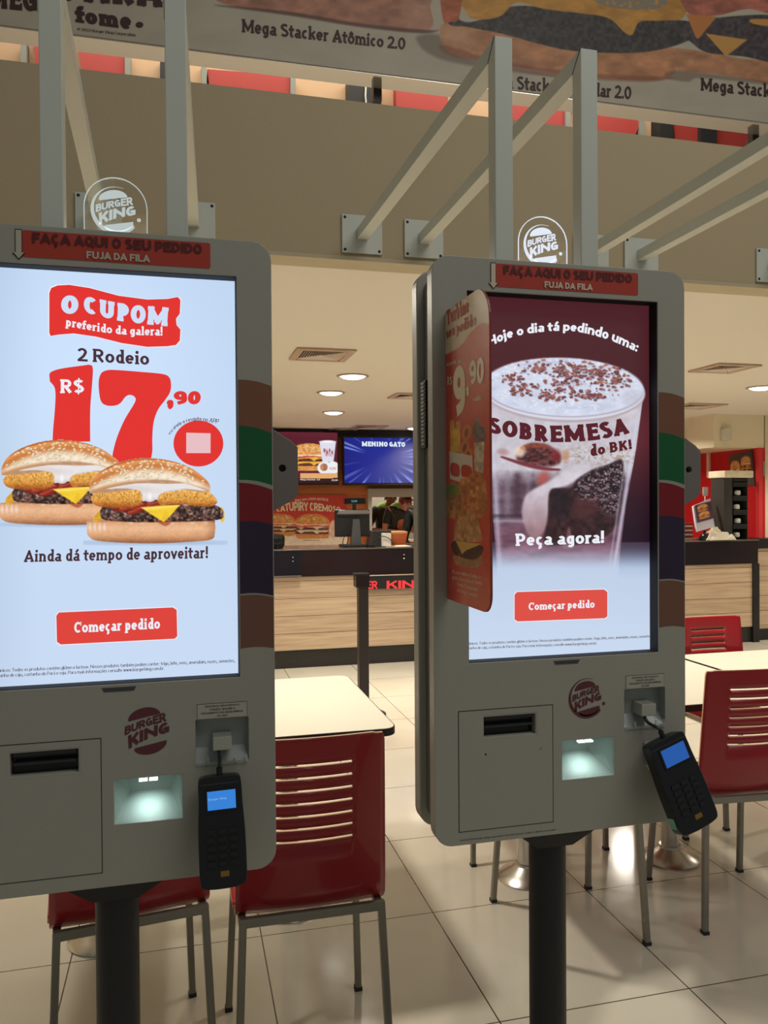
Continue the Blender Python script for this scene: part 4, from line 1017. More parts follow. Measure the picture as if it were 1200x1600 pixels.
def paint_shake(p):
    x, y = p.x, p.y
    n1 = fbm(x*.07, y*.07, 3, 4); n2 = fbm(x*.15, y*.15, 9, 3); n3 = fbm(x*.05, y*.12, 21, 3); n4 = fbm(x*.20, y*.30, 4, 2); n5 = fbm(x*.5, y*.5, 33, 2)
    p.bg((74, 30, 37)); d = np.clip((y-690)/140, 0, 1)[..., None]
    p.col = p.col*(1-d)+np.array((36, 17, 32))/255.*d
    p.col += (np.clip(1-np.abs(x-985)/120, 0, 1)*np.clip((y-600)/60, 0, 1)*np.clip(1-(y-690)/90, 0, 1)*.07)[..., None]*np.array([1.2, .5, .6])
    cup = p.poly([(757, 600), (762, 690), (768, 780), (776, 880), (780, 960), (962, 960), (969, 862), (978, 790), (994, 700), (1006, 612)], 1.5, smooth=False)
    # glass wall: pale cream above, smoky brown below
    c = shade((206, 200, 210), .86+.2*n1)
    t = np.clip((y-728-8*n2)/26, 0, 1)[..., None]
    lo = shade((98, 74, 88), .6+.7*n3); lo = lo+np.clip((y-800)/60, 0, 1)[..., None]*np.array([26, 4, 8])
    p.mix(cup, c*(1-t)+lo*t)
    sp_ = cup*np.clip(1-np.abs(y-712)/26, 0, 1)
    p.mix(sp_*np.clip((n4-.45)*4, 0, 1)*np.clip((x-860)/40, 0, 1)*.75, shade((158, 136, 116), .8+.4*n2)); p.mix(sp_*np.clip((n5-.6)*6, 0, 1)*np.clip((x-850)/40, 0, 1)*.8, (232, 228, 234))
    p.mix(cup*p.ell(905, 652, 80, 7, 2, 6)*.35, (186, 170, 166))
    # brownie piece with its syrup line
    m = p.poly([(806, 712), (815, 699), (832, 692), (852, 694), (866, 702), (876, 712), (874, 724), (858, 729), (832, 727), (812, 721)], 5)
    p.mix(m, shade((92, 50, 52), .3+1.3*n4)); p.mix(m*np.exp(-((y-697)/3)**2)*.7, (170, 74, 50)); p.mix(p.ell(868, 712, 8, 10, 0, 7)*.7, (132, 40, 46))
    p.mix(p.ell(812, 706, 9, 8, -20, 7)*.85, (236, 214, 196)); p.mix(p.ell(816, 700, 3, 3, 0, 3)*.7, (214, 130, 60)); p.mix(p.ell(884, 712, 6, 9, 10, 6)*.7, (182, 128, 88)); p.mix(p.ell(786, 706, 9, 5, 10, 5)*.55, (170, 110, 104))
    for k_ in range(60):
        t_ = k_/59; cx = 784+90*t_; cy = 714+24*math.sin(t_*1.45)-4*t_
        p.mix(p.ell(cx, cy, 2.6, 1.5+1.6*math.sin(t_*3.1), 8, 2)*.55, (112, 40, 50))
    # smoky columns and the red glow under the brownie
    for xx, w_, a_, c_ in ((808, 7, .75, (72, 50, 60)), (826, 4, .45, (150, 140, 156)), (777, 5, .5, (160, 150, 168)), (793, 6, .5, (148, 138, 154)), (833, 4, .4, (96, 70, 84))):
        p.mix(cup*np.exp(-((x-xx)/w_)**2)*np.clip((y-734)/8, 0, 1)*np.clip((812-y)/8, 0, 1)*a_*(.6+.7*n5), c_)
    p.mix(p.ell(849, 748, 9, 12, 25, 8)*.75, (176, 78, 70))
    # white swirl
    m = p.poly([(817, 812), (816, 792), (822, 774), (838, 762), (858, 752), (874, 740), (892, 728), (912, 726), (922, 734), (906, 746), (888, 758), (868, 764), (859, 772), (857, 800), (852, 826), (840, 842), (826, 836)], 5)
    g_ = np.clip((y-760)/80, 0, 1)[..., None]
    p.mix(m, (np.array([212, 204, 214.])*(1-g_)+np.array([150, 112, 120.])*g_)*(.88+.2*n1[..., None]))
    # dark cocoa mass
    m = p.poly([(859, 768), (876, 763), (892, 762), (903, 748), (928, 733), (950, 726), (971, 718), (975, 740), (974, 762), (967, 808), (950, 836), (915, 850), (880, 852), (850, 850), (856, 812)], 4)
    p.mix(m, shade((56, 34, 38), .55+.8*n2)); p.mix(m*p.ell(918, 792, 24, 16, -30, 14)*.55, (96, 52, 52)); p.mix(m*p.ell(876, 786, 14, 22, 0, 10)*.6, (30, 26, 34)); p.mix(p.poly([(884, 840), (889, 824), (894, 840), (896, 856), (880, 856)], 3)*.6, (150, 104, 110))
    hi = m*p.poly([(900, 756), (926, 734), (972, 720), (974, 764), (964, 800), (946, 800), (926, 782), (905, 776)], 14)
    p.mix(hi*np.clip((n4-.52)*6, 0, 1)*.55, (160, 150, 164)); p.mix(hi*np.clip((.42-n4)*7, 0, 1)*.7, (28, 20, 26)); p.mix(hi*np.clip((n5-.68)*8, 0, 1)*.7, (206, 206, 222))
    # glass edges
    for x0_, k_, w_, a_ in ((1001, -.155, 3, .75), (992, -.15, 2, .4), (765, .06, 4, .5)):
        p.mix(cup*np.exp(-((x-x0_-(y-620)*k_)/w_)**2)*a_*np.clip((y-640)/20, 0, 1), (206, 206, 224))
    p.mix(cup*np.exp(-((y-806)/2.5)**2)*(x < 815)*.6, (52, 40, 54)); p.mix(cup*np.exp(-((y-814)/3)**2)*(x < 820)*.5, (186, 182, 198))
    # rim rings and cream disc
    p.mix(p.ell(881, 612, 127, 48, 2), (182, 170, 178)); p.mix(p.ell(881, 610, 126, 46, 2), (216, 214, 226)); p.mix(p.ell(881, 608, 125, 44, 2), (176, 172, 190))
    p.mix(p.ell(881, 604.5, 124, 45.5, 2, 2), shade((214, 220, 238), .93+.1*n1)); p.mix(p.ell(881, 602, 121, 43, 2, 3)*np.clip((n3-.56)*5, 0, 1)*.3, (160, 164, 192)); p.mix(p.ell(881, 602, 121, 43, 2, 3)*np.clip((n4-.6)*6, 0, 1)*.5, (242, 244, 252))
    p.mix(p.ell(985, 622, 16, 12, -20, 8)*.5, (190, 186, 200))
    R = random.Random(11)
    cl_ = [(800, 590, 22, 9), (815, 606, 20, 9), (838, 575, 26, 8), (870, 580, 26, 12), (880, 600, 40, 14), (860, 618, 30, 8), (905, 585, 26, 12), (940, 582, 26, 9), (950, 600, 26, 8), (925, 618, 26, 7), (896, 572, 30, 7), (966, 590, 14, 8)]
    for _ in range(520):
        cc = R.choice(cl_); cx = R.gauss(cc[0], cc[2]*.55); cy = R.gauss(cc[1], cc[3]*.6)
        if ((cx-881)/119)**2+((cy-603)/44)**2 > 1: continue
        r = R.uniform(1.2, 3.9); b_ = R.choice([(96, 48, 42), (118, 58, 50), (76, 34, 34), (140, 78, 64), (156, 92, 78), (104, 40, 44)]); k3 = R.uniform(.5, .85)
        p.mix(p.ell(cx+.8, cy+1.6, r, r*.5, 0, 2)*.3, (120, 116, 150))
        p.mix(p.poly([(cx+r*R.uniform(.6, 1.35)*math.cos(t_), cy+k3*r*R.uniform(.6, 1.35)*math.sin(t_)) for t_ in (0, 1.1, 2.3, 3.4, 4.4, 5.4)], 1.1, False)*.95, b_); p.mix(p.ell(cx-.5, cy-.9, r*.5, r*.3, 0, 1.2)*.5, (206, 150, 132))
    # the page fades to its pale foot
    f = np.clip((y-847)/44, 0, 1)[..., None]; f = f*f*(3-2*f); st_ = np.clip((y-846.5)/1.5, 0, 1)[..., None]*(1-cup[..., None]*.6)*.28
    g = np.array([190, 206, 230.])+np.array([12, 12, 10.])*np.clip((y-880)/150, 0, 1)[..., None]
    g = g-np.clip((905-y)/40, 0, 1)[..., None]*np.array([26, 22, 16])*(cup < .5)[..., None]
    p.col = p.col*(1-st_)+np.array([150, 158, 186.])/255.*st_
    p.col = p.col*(1-f)+g/255.*f

K1 = make_kiosk(0, 'left ordering kiosk showing two burgers and a coupon price on its screen')
K2 = make_kiosk(1, 'right ordering kiosk showing a chocolate shake on its maroon screen')

# red flag sign standing out from the left bezel of the right kiosk
FX = float(onY(697, 700, KY)[0]); c = KC[1]
ys, zt, zb = KY-.0005, float(onX(697, 487, FX)[2]), float(onX(698, 935, FX)[2])
yn = float(onX(766, 700, FX)[1])
outl = rrect(yn, ys, zb, zt, [.03, .004, .004, .062], 8)
fs = MB().prism([(FX, y_, z_) for y_, z_ in outl], (.003, 0, 0)).build('flag_sign', mat('sign_board_edge', rgb(150, 60, 50), .35), K2)
pf = Pic((FX-.0006, ys, zt), (0, -1, 0), (0, 0, -1), ys-yn, zt-zb, .0009)
yy = pf.P[..., 1]; zz = pf.P[..., 2]
pf.a = pf.poly(outl, .0012, False, x=yy, y=zz)
x, y = pf.x, pf.y; n = fbm(x*.15, y*.12, 5); n2 = fbm(x*.22, y*.16, 9, 2)
pf.bg((206, 72, 56)); pf.col *= (.93+.12*n)[..., None]
pf.mix(pf.poly([(690, 440), (770, 440), (770, 500), (752, 505), (735, 520), (722, 538), (708, 548), (690, 545)]), (214, 190, 156))
R = random.Random(4)
for i in range(14):
    xx = 703+i*1.1; h_ = R.uniform(655, 672)
    pf.mix(pf.poly([(xx, h_), (xx+1.6, h_), (xx+2.2, 706), (xx+.6, 706)], 1, False), shade((224, 170, 72), .8+.4*n))
for cx, cy in ((729, 676), (726, 700), (731, 712)):
    pf.mix(pf.ell(cx, cy, 7, 13, 10), (206, 128, 70)); pf.mix(pf.ell(cx, cy, 3, 7, 10), (150, 60, 40))
pf.mix(pf.poly([(702, 705), (738, 712), (739, 760), (703, 748)], 1, False), (216, 200, 180))
pf.mix(pf.poly([(705, 724), (717, 727), (717, 744), (705, 741)]), (190, 60, 50)); pf.mix(pf.poly([(722, 727), (736, 730), (736, 746), (722, 744)]), (190, 60, 50))
pf.mix(pf.poly([(738, 672), (744, 655), (746, 646), (750, 662), (758, 672), (757, 690), (742, 690)]), shade((110, 92, 84), .6+.8*n2))
pf.mix(pf.poly([(741, 692), (757, 690), (755, 740), (741, 735)], 1, False), shade((206, 186, 150), .7+.5*n2))
pf.mix(pf.poly([(694, 770), (705, 752), (728, 762), (735, 800), (728, 812), (694, 805)]), shade((190, 120, 70), .65+.6*n2)); pf.mix(pf.poly([(697, 762), (712, 758), (718, 772), (700, 782)])*(n2 > .45), (110, 128, 54))
pf.mix(pf.poly([(730, 745), (756, 742), (760, 800), (735, 815), (728, 780)]), shade((196, 116, 68), .7+.5*n2))
for k_, (cx, cy) in enumerate(((738, 770), (744, 790), (736, 800), (750, 765), (726, 752))): pf.mix(pf.ell(cx, cy, 8, 7), shade((204, 132, 76), .7+.6*n2))
pf.mix(pf.poly([(710, 838), (713, 815), (730, 804), (746, 812), (752, 836), (750, 846), (712, 846)]), shade((208, 150, 96), .7+.5*n2))
pf.mix(pf.poly([(708, 846), (752, 852), (752, 866), (740, 874), (712, 868)]), shade((80, 46, 38), .5+n2)); pf.mix(pf.poly([(712, 845), (752, 850), (728, 860), (722, 866), (717, 855)], 1, False), (224, 176, 84))
pf.mix(pf.poly([(710, 868), (740, 876), (752, 868), (752, 882), (738, 888), (713, 882)]), shade((198, 138, 88), .7+.4*n2))
pf.build('sign_print', attr_mat('sign_print_gloss', 0, .22), fs)
ux = lambda a, b_: onX(a, b_, FX-.0012)
MSR = mat('sign_red_lettering', rgb(190, 60, 46), .4); MSP = mat('sign_pale_lettering', rgb(226, 206, 170), .4)
sw_ = lambda s_, b_, t_, bold, m_, **k: words('sign_words', m_, fs, s_, b_, t_, ux, bold, **k)
sw_('Turbine', [(698, 509), (733, 487)], [(697, 484), (731, 463)], .07, MSR)
sw_('seu pedido', [(697, 534), (744, 512)], [(697, 512), (743, 488)], .07, MSR)
sw_('a partir de', [(698, 573), (720, 569)], [(698, 566), (720, 559)], .02, MSP, res=1)
sw_('R$', [(699, 603), (706, 602)], [(699, 588), (706, 586)], .05, MSP)
sw_('9', [(708, 652), (727, 651)], [(708, 574), (727, 568)], .09, MSP)
sw_(',', [(728, 620), (733, 620)], [(728, 604), (733, 603)], .10, MSP)
sw_('90', [(733, 603), (756, 598)], [(733, 565), (756, 556)], .08, MSP)
sw_('cada', [(739, 627), (751, 625)], [(739, 619), (751, 616)], .02, MSP, res=1)
for i, (t_, a, b_) in enumerate((('Pic, coro e delicioso Cheddar Jr.', 707, 752), ('4U 50, Chicken e Bacon Cheddar', 706, 754), ('Creme Empanado', 714, 746), ('de frango e batatas', 714, 746))):
    sw_(t_, [(a, 897+i*9.5), (b_, 906+i*9.5)], [(a, 890+i*9.5), (b_, 899+i*9.5)], .0, MSP, res=1)

# ------------------------------------------------------------------ card terminals hanging from the kiosks
M_TERM = mat('black_plastic', (0.012, 0.012, 0.014), 0.32, bump=(500, .08))
def terminal(corners, depths, label, scr, skinny, ci):
    TL, TR, BR, BL = [onY(x, y, d) for (x, y), d in zip(corners, depths)]
    o = (TL+TR+BR+BL)/4; uz = ((TL+TR)-(BL+BR))/2; H_ = np.linalg.norm(uz); uz /= H_
    ux_ = ((TR+BR)-(TL+BL))/2; ux_ -= uz*(ux_@uz); W_ = np.linalg.norm(ux_); ux_ /= W_
    n_ = np.cross(ux_, uz)          # towards the viewer
    if n_[1] > 0: n_ = -n_
    f = lambda a, b_, d=0: o+ux_*a*W_+uz*b_*H_+n_*d
    t = root('card_terminal', label, 'card terminal', tuple(f(0, 0, -.02)), 'card terminals on the kiosks')
    ol = catmull([(-.40, -.5), (.0, -.515), (.38, -.5), (.485, -.45), (.5, -.3), (.495, 0), (.465, .25), (.45, .44), (.38, .495), (0, .505), (-.38, .495), (-.46, .44), (-.47, .25), (-.495, 0), (-.5, -.3), (-.49, -.45)], 5, True)
    MB().prism([f(a, b_, -.026) for a, b_ in ol], n_*.026).build('body', M_TERM, t, bevel=.004, seg=3)
    MB().prism([f(a*.86, b_*.9, -.036) for a, b_ in ol], n_*.012).build('back_shell', mat('grey_blue_plastic', rgb(84, 90, 94), .35), t, bevel=.003)
    s0, s1, s2, s3 = scr
    so = MB().prism([f(a, b_, 0) for a, b_ in rrect(s0-.05, s1+.05, s2-.03, s3+.02, .02, 3)], n_*.0012).build('screen_surround', M_BLACKG, t)
    MB().prism([f(a, b_, .0012) for a, b_ in ((s0, s2), (s1, s2), (s1, s3), (s0, s3))], n_*.0005).build('screen', glow('terminal_blue' if not ci else 'terminal_blue_dim', rgb(52, 128, 214) if not ci else rgb(34, 86, 164), 1.0), so)
    if not ci:
        tm = MB(); zc = (s2+s3)/2
        letter(tm, 'Burger King', [(s0+.02, zc), (s1-.2, zc)], [(s0+.02, zc+.025), (s1-.2, zc+.025)], lambda a, b_: f(a, b_, .002), 0, res=1)
        tm.build('screen_text', glow('terminal_text', rgb(120, 180, 235)), so, flat=True)
    for r_ in range(5):
        for q_ in range(3):
            a = -.24+q_*.24; b_ = .0-r_*.072
            MB().prism([f(*w_, 0) for w_ in rrect(a-.09, a+.09, b_-.024, b_+.024, .02, 3)], n_*.0018).build('key', mat('charcoal_key', (.011, .011, .013), .55), t)
    MB().prism([f(a, b_, 0) for a, b_ in ((-.06, -.405), (.12, -.405), (.12, -.355), (-.06, -.355))], n_*.0008).build('gold_sticker', mat('gold_label', rgb(150, 112, 50), .4, .3), t)
    MB().prism([f(a, b_, 0) for a, b_ in ((-.5*.86, .43), (.4, .43), (.4, .438), (-.43, .438))], n_*.0004).build('printer_seam', mat('seam_grey', (.05, .05, .055), .4), t)
    if ci:
        MB().prism([f(-.502, b_, d) for b_, d in ((-.30, -.022), (-.30, -.006), (-.42, -.006), (-.42, -.022))], -ux_*.001).build('side_label', mat('green_white_label', rgb(120, 190, 160), .4), t)
    a0 = f(0, .5, -.010); kx = KC[ci]
    e = np.array([kx+.168, KY-.008, 1.074])
    pth = [e, e+np.array([.001, -.010, -.012]), (a0+e)/2+np.array([0, -.016, 0]), a0+uz*.012, a0-uz*.004]
    MB().tube(catmull(pth, 6), .0032, 8).build('cable', M_BLACK, t, smooth=True)
    MB().tube([a0+uz*.014, a0-uz*.002], .0052, 10).build('cable_boot', M_BLACK, t, smooth=True)
    # clear bracket that carries the terminal on the kiosk front
    br = MB()
    top = f(0, .3, -.036); wall = np.array([top[0], KY-.001, top[2]+.012])
    br.hexa([wall+[-.026, 0, -.035], wall+[.026, 0, -.035], f(.3, .10, -.036), f(-.3, .10, -.036), wall+[-.026, 0, .012], wall+[.026, 0, .012], f(.3, .36, -.036), f(-.3, .36, -.036)])
    br.build('holder', mat('smoked_clear_plastic', (.5, .54, .54), .12, trans=.6, alpha=.7), t)
    return t
terminal([(308, 1216), (378, 1210), (389, 1378), (311, 1395)], (1.375, 1.375, 1.345, 1.345), 'black card terminal with a bright blue screen hanging upright on the left kiosk', (-.28, .32, .20, .37), 0, 0)
terminal([(1010, 1157), (1072, 1149), (1130, 1283), (1062, 1303)], (1.365, 1.375, 1.335, 1.325), 'black card terminal tilted outwards with dim blue screen on the right kiosk', (-.26, .34, .21, .40), 0, 1)

# ------------------------------------------------------------------ white steel frames that hold the kiosks to the fascia
M_FRAME = mat('white_grey_frame_paint', rgb(204, 206, 196), 0.38, bump=(40, .05))
def frame(kc, label, posts=True, offs=(-.1035, .080), skew=(0, 0)):
    f = root('support_frame', label, 'support frame', (kc, 1.49, 1.958), 'white steel frames tying the kiosks to the fascia')
    z0, z1 = 2.368, 2.404; hw = .0185
    for i, off in enumerate(offs):
        X = kc+off
        if posts:
            MB().box(X-hw, X+hw, 1.462, 1.498, 1.959, z1).build('post', M_FRAME, f, bevel=.0015)
            mt = MB().bar((X-hw-.0006, 1.463, z1), (X-hw-.0006, 1.497, z0), .0008, .0012, up=(1, 0, 0))
            mt.build('weld_seam', M_LINE, f)
        MB().bar((X, 1.498 if posts else 1.30, (z0+z1)/2), (X+skew[i], 2.592, (z0+z1)/2), hw*2, z1-z0).build('beam', M_FRAME, f, bevel=.0015)
        X += skew[i]
        pl = MB().box(X-.068, X+.068, 2.5915, 2.5995, z0-.045, z1+.045).build('wall_plate', M_FRAME, f, bevel=.001)
        for bx, bz in ((-.058, z0-.035), (.058, z0-.035), (-.058, z1+.035), (.058, z1+.035)):
            MB().ball((X+bx, 2.5915, bz), (.005, .003, .005), 10).build('bolt', M_BLACK, pl)
    return f
frame(KC[0], 'white steel frame rising from the left kiosk to the taupe fascia', offs=(-.099, .107), skew=(-.03, .045))
frame(KC[1], 'white steel frame with two posts rising from the right kiosk', skew=(-.03, 0))
frame(1.545, 'two white beams at the right edge running back to fascia plates', posts=False, offs=(-.125, .075))
frame(2.345, 'square white fascia plate at the far right edge with its beams', posts=False, offs=(-.17, .03))

# ================================================================== chairs and tables
M_CHRED = mat('red_chair_laminate', rgb(152, 22, 32), 0.32, coat=.3)
M_EDGE = mat('birch_ply_edge', rgb(206, 172, 140), 0.5)
M_TUBE = mat('grey_chair_steel', rgb(138, 134, 124), 0.36, 0.45)
M_FOOTCAP = mat('black_foot_cap', (.02, .02, .02), .5)
CHAIRS = 'red slatted-back chairs'
def make_chair(label):
    """chair at the origin looking towards +y"""
    t = root('cafe_chair', label, 'chair', (0, 0, 0), CHAIRS)
    # back shell with seven slots: a curved sheet made of strips
    xs = sorted(set([-.5+i/24 for i in range(25)]+[-.265, .265])); H_ = .455
    slots = [.387-.0325*i for i in range(7)]         # heights over the lower edge... slot centres
    zs = sorted(set([-.012, -.006, 0, .01, .02, .06, .1, .13]+[s_-.0035 for s_ in slots]+[s_+.0035 for s_ in slots]+[.405, .42, .435, .447, H_]))
    V = []
    for z in zs:
        for u in xs:
            wd = .39-.02*(z/H_)
            k_ = max(0, (z-.435)/.03); ins = 1-(.05*k_*k_ if abs(u) > .42 else 0)
            X = u*wd*ins
            Y = -.165-.045*(z/H_)-.028*math.cos(u*math.pi)*(.5+.5*math.sin(z/H_*math.pi))+.015
            if z < .03: Y += (.03-z)**2*22
            V.append((X, Y, .455+z-(.006*k_*k_ if abs(u) > .42 else 0)))
    nx = len(xs); mb = MB(); Fc = []
    for j in range(len(zs)-1):
        zc = (zs[j]+zs[j+1])/2; slot = any(abs(zc-s_) < .003 for s_ in slots)
        for i in range(nx-1):
            uc = (xs[i]+xs[i+1])/2
            if slot and abs(uc) < .265: continue
            Fc.append((j*nx+i, j*nx+i+1, (j+1)*nx+i+1, (j+1)*nx+i))
    mb.add(V, Fc)
    o = mb.build('backrest', [M_CHRED, M_EDGE], t, smooth=True, flat=True)
    md = o.modifiers.new('thickness', 'SOLIDIFY'); md.thickness = .010; md.offset = 0; md.material_offset_rim = 1; md.use_rim = True
    # seat shell
    mb = MB(); V = []; n_ = 12
    for j in range(n_+1):
        v = j/n_
        for i in range(n_+1):
            u = i/n_-.5; e = max(0, abs(u)-.4)/.1; f_ = max(0, v-.85)/.15
            V.append((u*.40*(1-.05*f_*e), -.118+v*.328, .462-.010*math.cos(u*math.pi)*math.sin(v*math.pi)-.018*f_*f_))
    mb.add(V, [(j*(n_+1)+i, j*(n_+1)+i+1, (j+1)*(n_+1)+i+1, (j+1)*(n_+1)+i) for j in range(n_) for i in range(n_)])
    o = mb.build('seat', [M_CHRED, M_EDGE], t, smooth=True, flat=True)
    md = o.modifiers.new('thickness', 'SOLIDIFY'); md.thickness = .012; md.offset = 0; md.material_offset_rim = 1
    MB().bar((-.187, -.183, .452), (.187, -.183, .452), .016, .024).bar((-.18, .155, .443), (.18, .155, .443), .02, .016).bar((-.178, -.175, .443), (-.178, .15, .443), .02, .016).bar((.178, -.175, .443), (.178, .15, .443), .02, .016).build('seat_frame', M_TUBE, t, bevel=.002)
    for sx in (-1, 1):
        for (yt, yb) in ((-.181, -.205), (.158, .20)):
            l = MB().bar((sx*.178, yt, .452), (sx*.196, yb, .008), .019, .022, up=(0, 1, 0)).build('leg', M_TUBE, t, bevel=.003)
            MB().box(sx*.196-.011, sx*.196+.011, yb-.012, yb+.012, 0, .012).build('foot_cap', M_FOOTCAP, l)
    return t
def copy_tree(o, parent=None):
    c_ = o.copy(); C.objects.link(c_); c_.parent = parent
    for ch in [q for q in o.children]: copy_tree(ch, c_)
    return c_
chair0 = make_chair('red slatted-back chair in front, between the two kiosks')
spots = [(.313, 2.195, 0, None),
         (-.155, 2.27, .13, 'red slatted-back chair mostly hidden behind the left kiosk and its pole'),
         (1.95, 2.585, -.09, 'red slatted-back chair with its back to us at the right edge'),
         (1.31, 2.595, 0, 'red chair hidden behind the right kiosk, its legs beside the pole'),
         (1.34, 3.29, math.pi, 'far red chair facing us behind the right kiosk, thin legs left of the pole'),
         (1.945, 3.29, math.pi, 'far red chair facing us beneath the right tables, hidden behind the right kiosk edge'),
         (2.575, 3.33, math.pi, 'farthest red chair facing us beyond the white tables at the right')]
for i, (x, y, a, lab) in enumerate(spots):
    o = chair0 if i == 0 else copy_tree(chair0)
    o.location = (x, y, 0); o.rotation_euler = (0, 0, a)
    if lab: o['label'] = lab
M_TOP = mat('white_table_laminate', rgb(222, 218, 200), 0.3, vary=(5, .03))
M_TEDGE = mat('black_table_edging', (.015, .014, .014), .4)
def make_table(label):
    t = root('cafe_table', label, 'table', (0, 0, 0), 'white cafe tables on steel pedestals')
    ol = rrect(-.315, .315, -.42, .42, .045, 6)
    MB().prism([(x, y, .728) for x, y in ol], (0, 0, .022)).build('tabletop', M_TOP, t, bevel=.0015)
    V, Fc = holed(rrect(-.318, .318, -.423, .423, .047, 6), [rrect(-.314, .314, -.419, .419, .044, 6)], lambda a, b_: (a, b_, .724), (0, 0, .0245))
    MB().add(V, Fc).build('edging', M_TEDGE, t)
    MB().box(-.2, .2, -.03, .03, .704, .726).box(-.03, .03, -.25, .25, .704, .726).build('top_bracket', M_TEDGE, t)
    MB().lathe([(.036, .058), (.036, .706)], (0, -.04, 0), 28).build('column', M_CHROME, t, smooth=True)
    MB().lathe([(.116, .0), (.118, .005), (.110, .013), (.084, .027), (.060, .042), (.045, .052), (.044, .060), (.037, .061)], (0, -.04, 0), 48).build('base', M_CHROME, t, smooth=True)
    return t
table0 = make_table('white table beyond the front red chair, between the kiosks')
for i, (x, y, lab) in enumerate([(.368, 2.985, None), (-.28, 2.94, 'white table behind the left kiosk, only its steel foot showing'),
                                 (1.315, 2.985, 'white table behind the right kiosk, its steel foot left of the pole'),
                                 (1.965, 2.985, 'white table behind the nearer right-hand red chair back'),
                                 (2.62, 2.985, 'rightmost white table, cut by the right edge of the frame')]):
    o = table0 if i == 0 else copy_tree(table0)
    o.location = (x, y, 0)
    if lab: o['label'] = lab

# ================================================================== service counter
CY = 7.2
M_CWOOD = node_wood('counter_wood_planks', (196, 172, 144), (182, 158, 132), 0.158, 2.3)
ct = root('service_counter', 'long service counter with pale wood planks and a black glass band', 'counter', (2.5, CY, 0))
MB().box(-2.9, 5.80, CY+.012, CY+.6, .165, .83).build('plank_front', M_CWOOD, ct)
MB().box(-2.9, 5.86, CY-.006, CY+.62, .83, 1.068).build('black_band', mat('aubergine_black_glass', (.018, .012, .014), .15), ct, bevel=.003)
MB().box(-2.9, 5.87, CY-.012, CY+.65, 1.068, 1.080).build('worktop', mat('dark_counter_top', rgb(96, 88, 80), .2), ct, bevel=.002)
MB().box(-2.9, 5.82, CY+.03, CY+.6, 0, .165).build('kick_plate', mat('dark_granite', rgb(40, 38, 36), .35, vary=(60, .5)), ct)
MB().box(5.80, 5.875, CY-.008, CY+.2, 0, .83).build('corner_post', M_BLACK, ct)
mb = MB(); mb.box(-2.9, 1.02, CY-.012, CY-.0065, .845, 1.06); mb.build('end_panel', mat('blue_black_glass', (.012, .014, .02), .12), ct)
MB().box(.5, 1.03, CY-.03, CY-.008, .836, .845).build('steel_ledge', M_STEEL, ct)
for X in (.935, 1.975):
    for z in (1.0, .965): MB().ball((X+.02, CY-.014, z+.01), .007, 8).build('stud', M_CHROME, ct)
low = root('side_counter', 'low wooden side partition with black sill at the far right', 'counter', (7.2, 7.3, 0))
MB().box(5.88, 9.3, 7.30, 7.49, .0, .98).build('plank_front', M_CWOOD, low); MB().box(5.88, 9.3, 7.28, 7.495, .98, 1.085).build('sill', M_BLACK, low, bevel=.002)
MB().box(5.88, 9.3, 7.285, 7.30, 0, .12).build('kick_plate', M_BLACK, low)

# scrolling red message sign on the counter front
ls = root('message_sign', 'black scrolling sign with red lit letters on the counter front', 'sign', (2.2, CY-.02, .76))
MB().box(1.60, 2.9, CY-.045, CY+.008, .700, .822).build('housing', M_BLACK, ls, bevel=.003)
MLED = glow('red_led', rgb(236, 52, 56), 1.1); uu = planeY(CY-.0465)
words('lit_letters', MLED, ls, 'ER', [(573, 921), (590, 920.5)], [(573, 908), (590, 907.5)], uu, .05, plain=True); words('lit_letters', MLED, ls, 'KING', [(604, 920.5), (665, 919)], [(604, 907), (665, 905.5)], uu, .05, plain=True)
MB().box(1.60, 2.9, CY-.05, CY-.012, .822, .829).build('top_rail', mat('pale_rail', rgb(190, 170, 150), .4), ls)

# barrier post
bp = root('barrier_post', 'square black queue barrier post in front of the counter', 'post', (1.222, 5.5, 0))
MB().box(1.187, 1.257, 5.465, 5.535, .015, .93).build('post', mat('matt_black_metal', rgb(46, 40, 40), .4), bp, bevel=.003)
MB().box(1.166, 1.262, 5.45, 5.55, .905, .998).box(1.160, 1.266, 5.445, 5.555, .988, 1.002).build('head', mat('black_head', rgb(34, 30, 32), .25), bp, bevel=.003)
MB().lathe([(.16, 0), (.16, .008), (.12, .018), (.04, .02)], (1.222, 5.5, 0), 32).build('base', M_BLACK, bp, smooth=True)

# ------------------------------------------------------------------ ceiling fittings
M_LAMP = glow('downlight_glow', (1.0, .95, .85), 5.0)
LN = ['nearest round ceiling downlight, right of the big air grille', 'second round downlight, left of and behind the nearest one', 'third round downlight, farthest in the left row',
      'tiny far downlight close to the dark header over the menu screens', 'round ceiling downlight at the right edge of the frame']
for (x, y), lab in zip(DOWNLIGHTS, LN):
    t = root('ceiling_downlight', lab, 'light', (x, y, 2.42), 'recessed ceiling downlights')
    MB().lathe([(.118, -.001), (.118, -.006), (.100, -.010), (.096, -.004)], (x, y, 2.42), 36).build('rim', mat('downlight_rim', rgb(190, 170, 150), .3, .5), t, smooth=True)
    MB().lathe([(.095, -.004), (.075, -.016), (.045, -.024), (.002, -.027)], (x, y, 2.42), 32).build('diffuser', M_LAMP, t, smooth=True)
M_VENT = mat('grille_white_metal', rgb(206, 190, 172), .45)
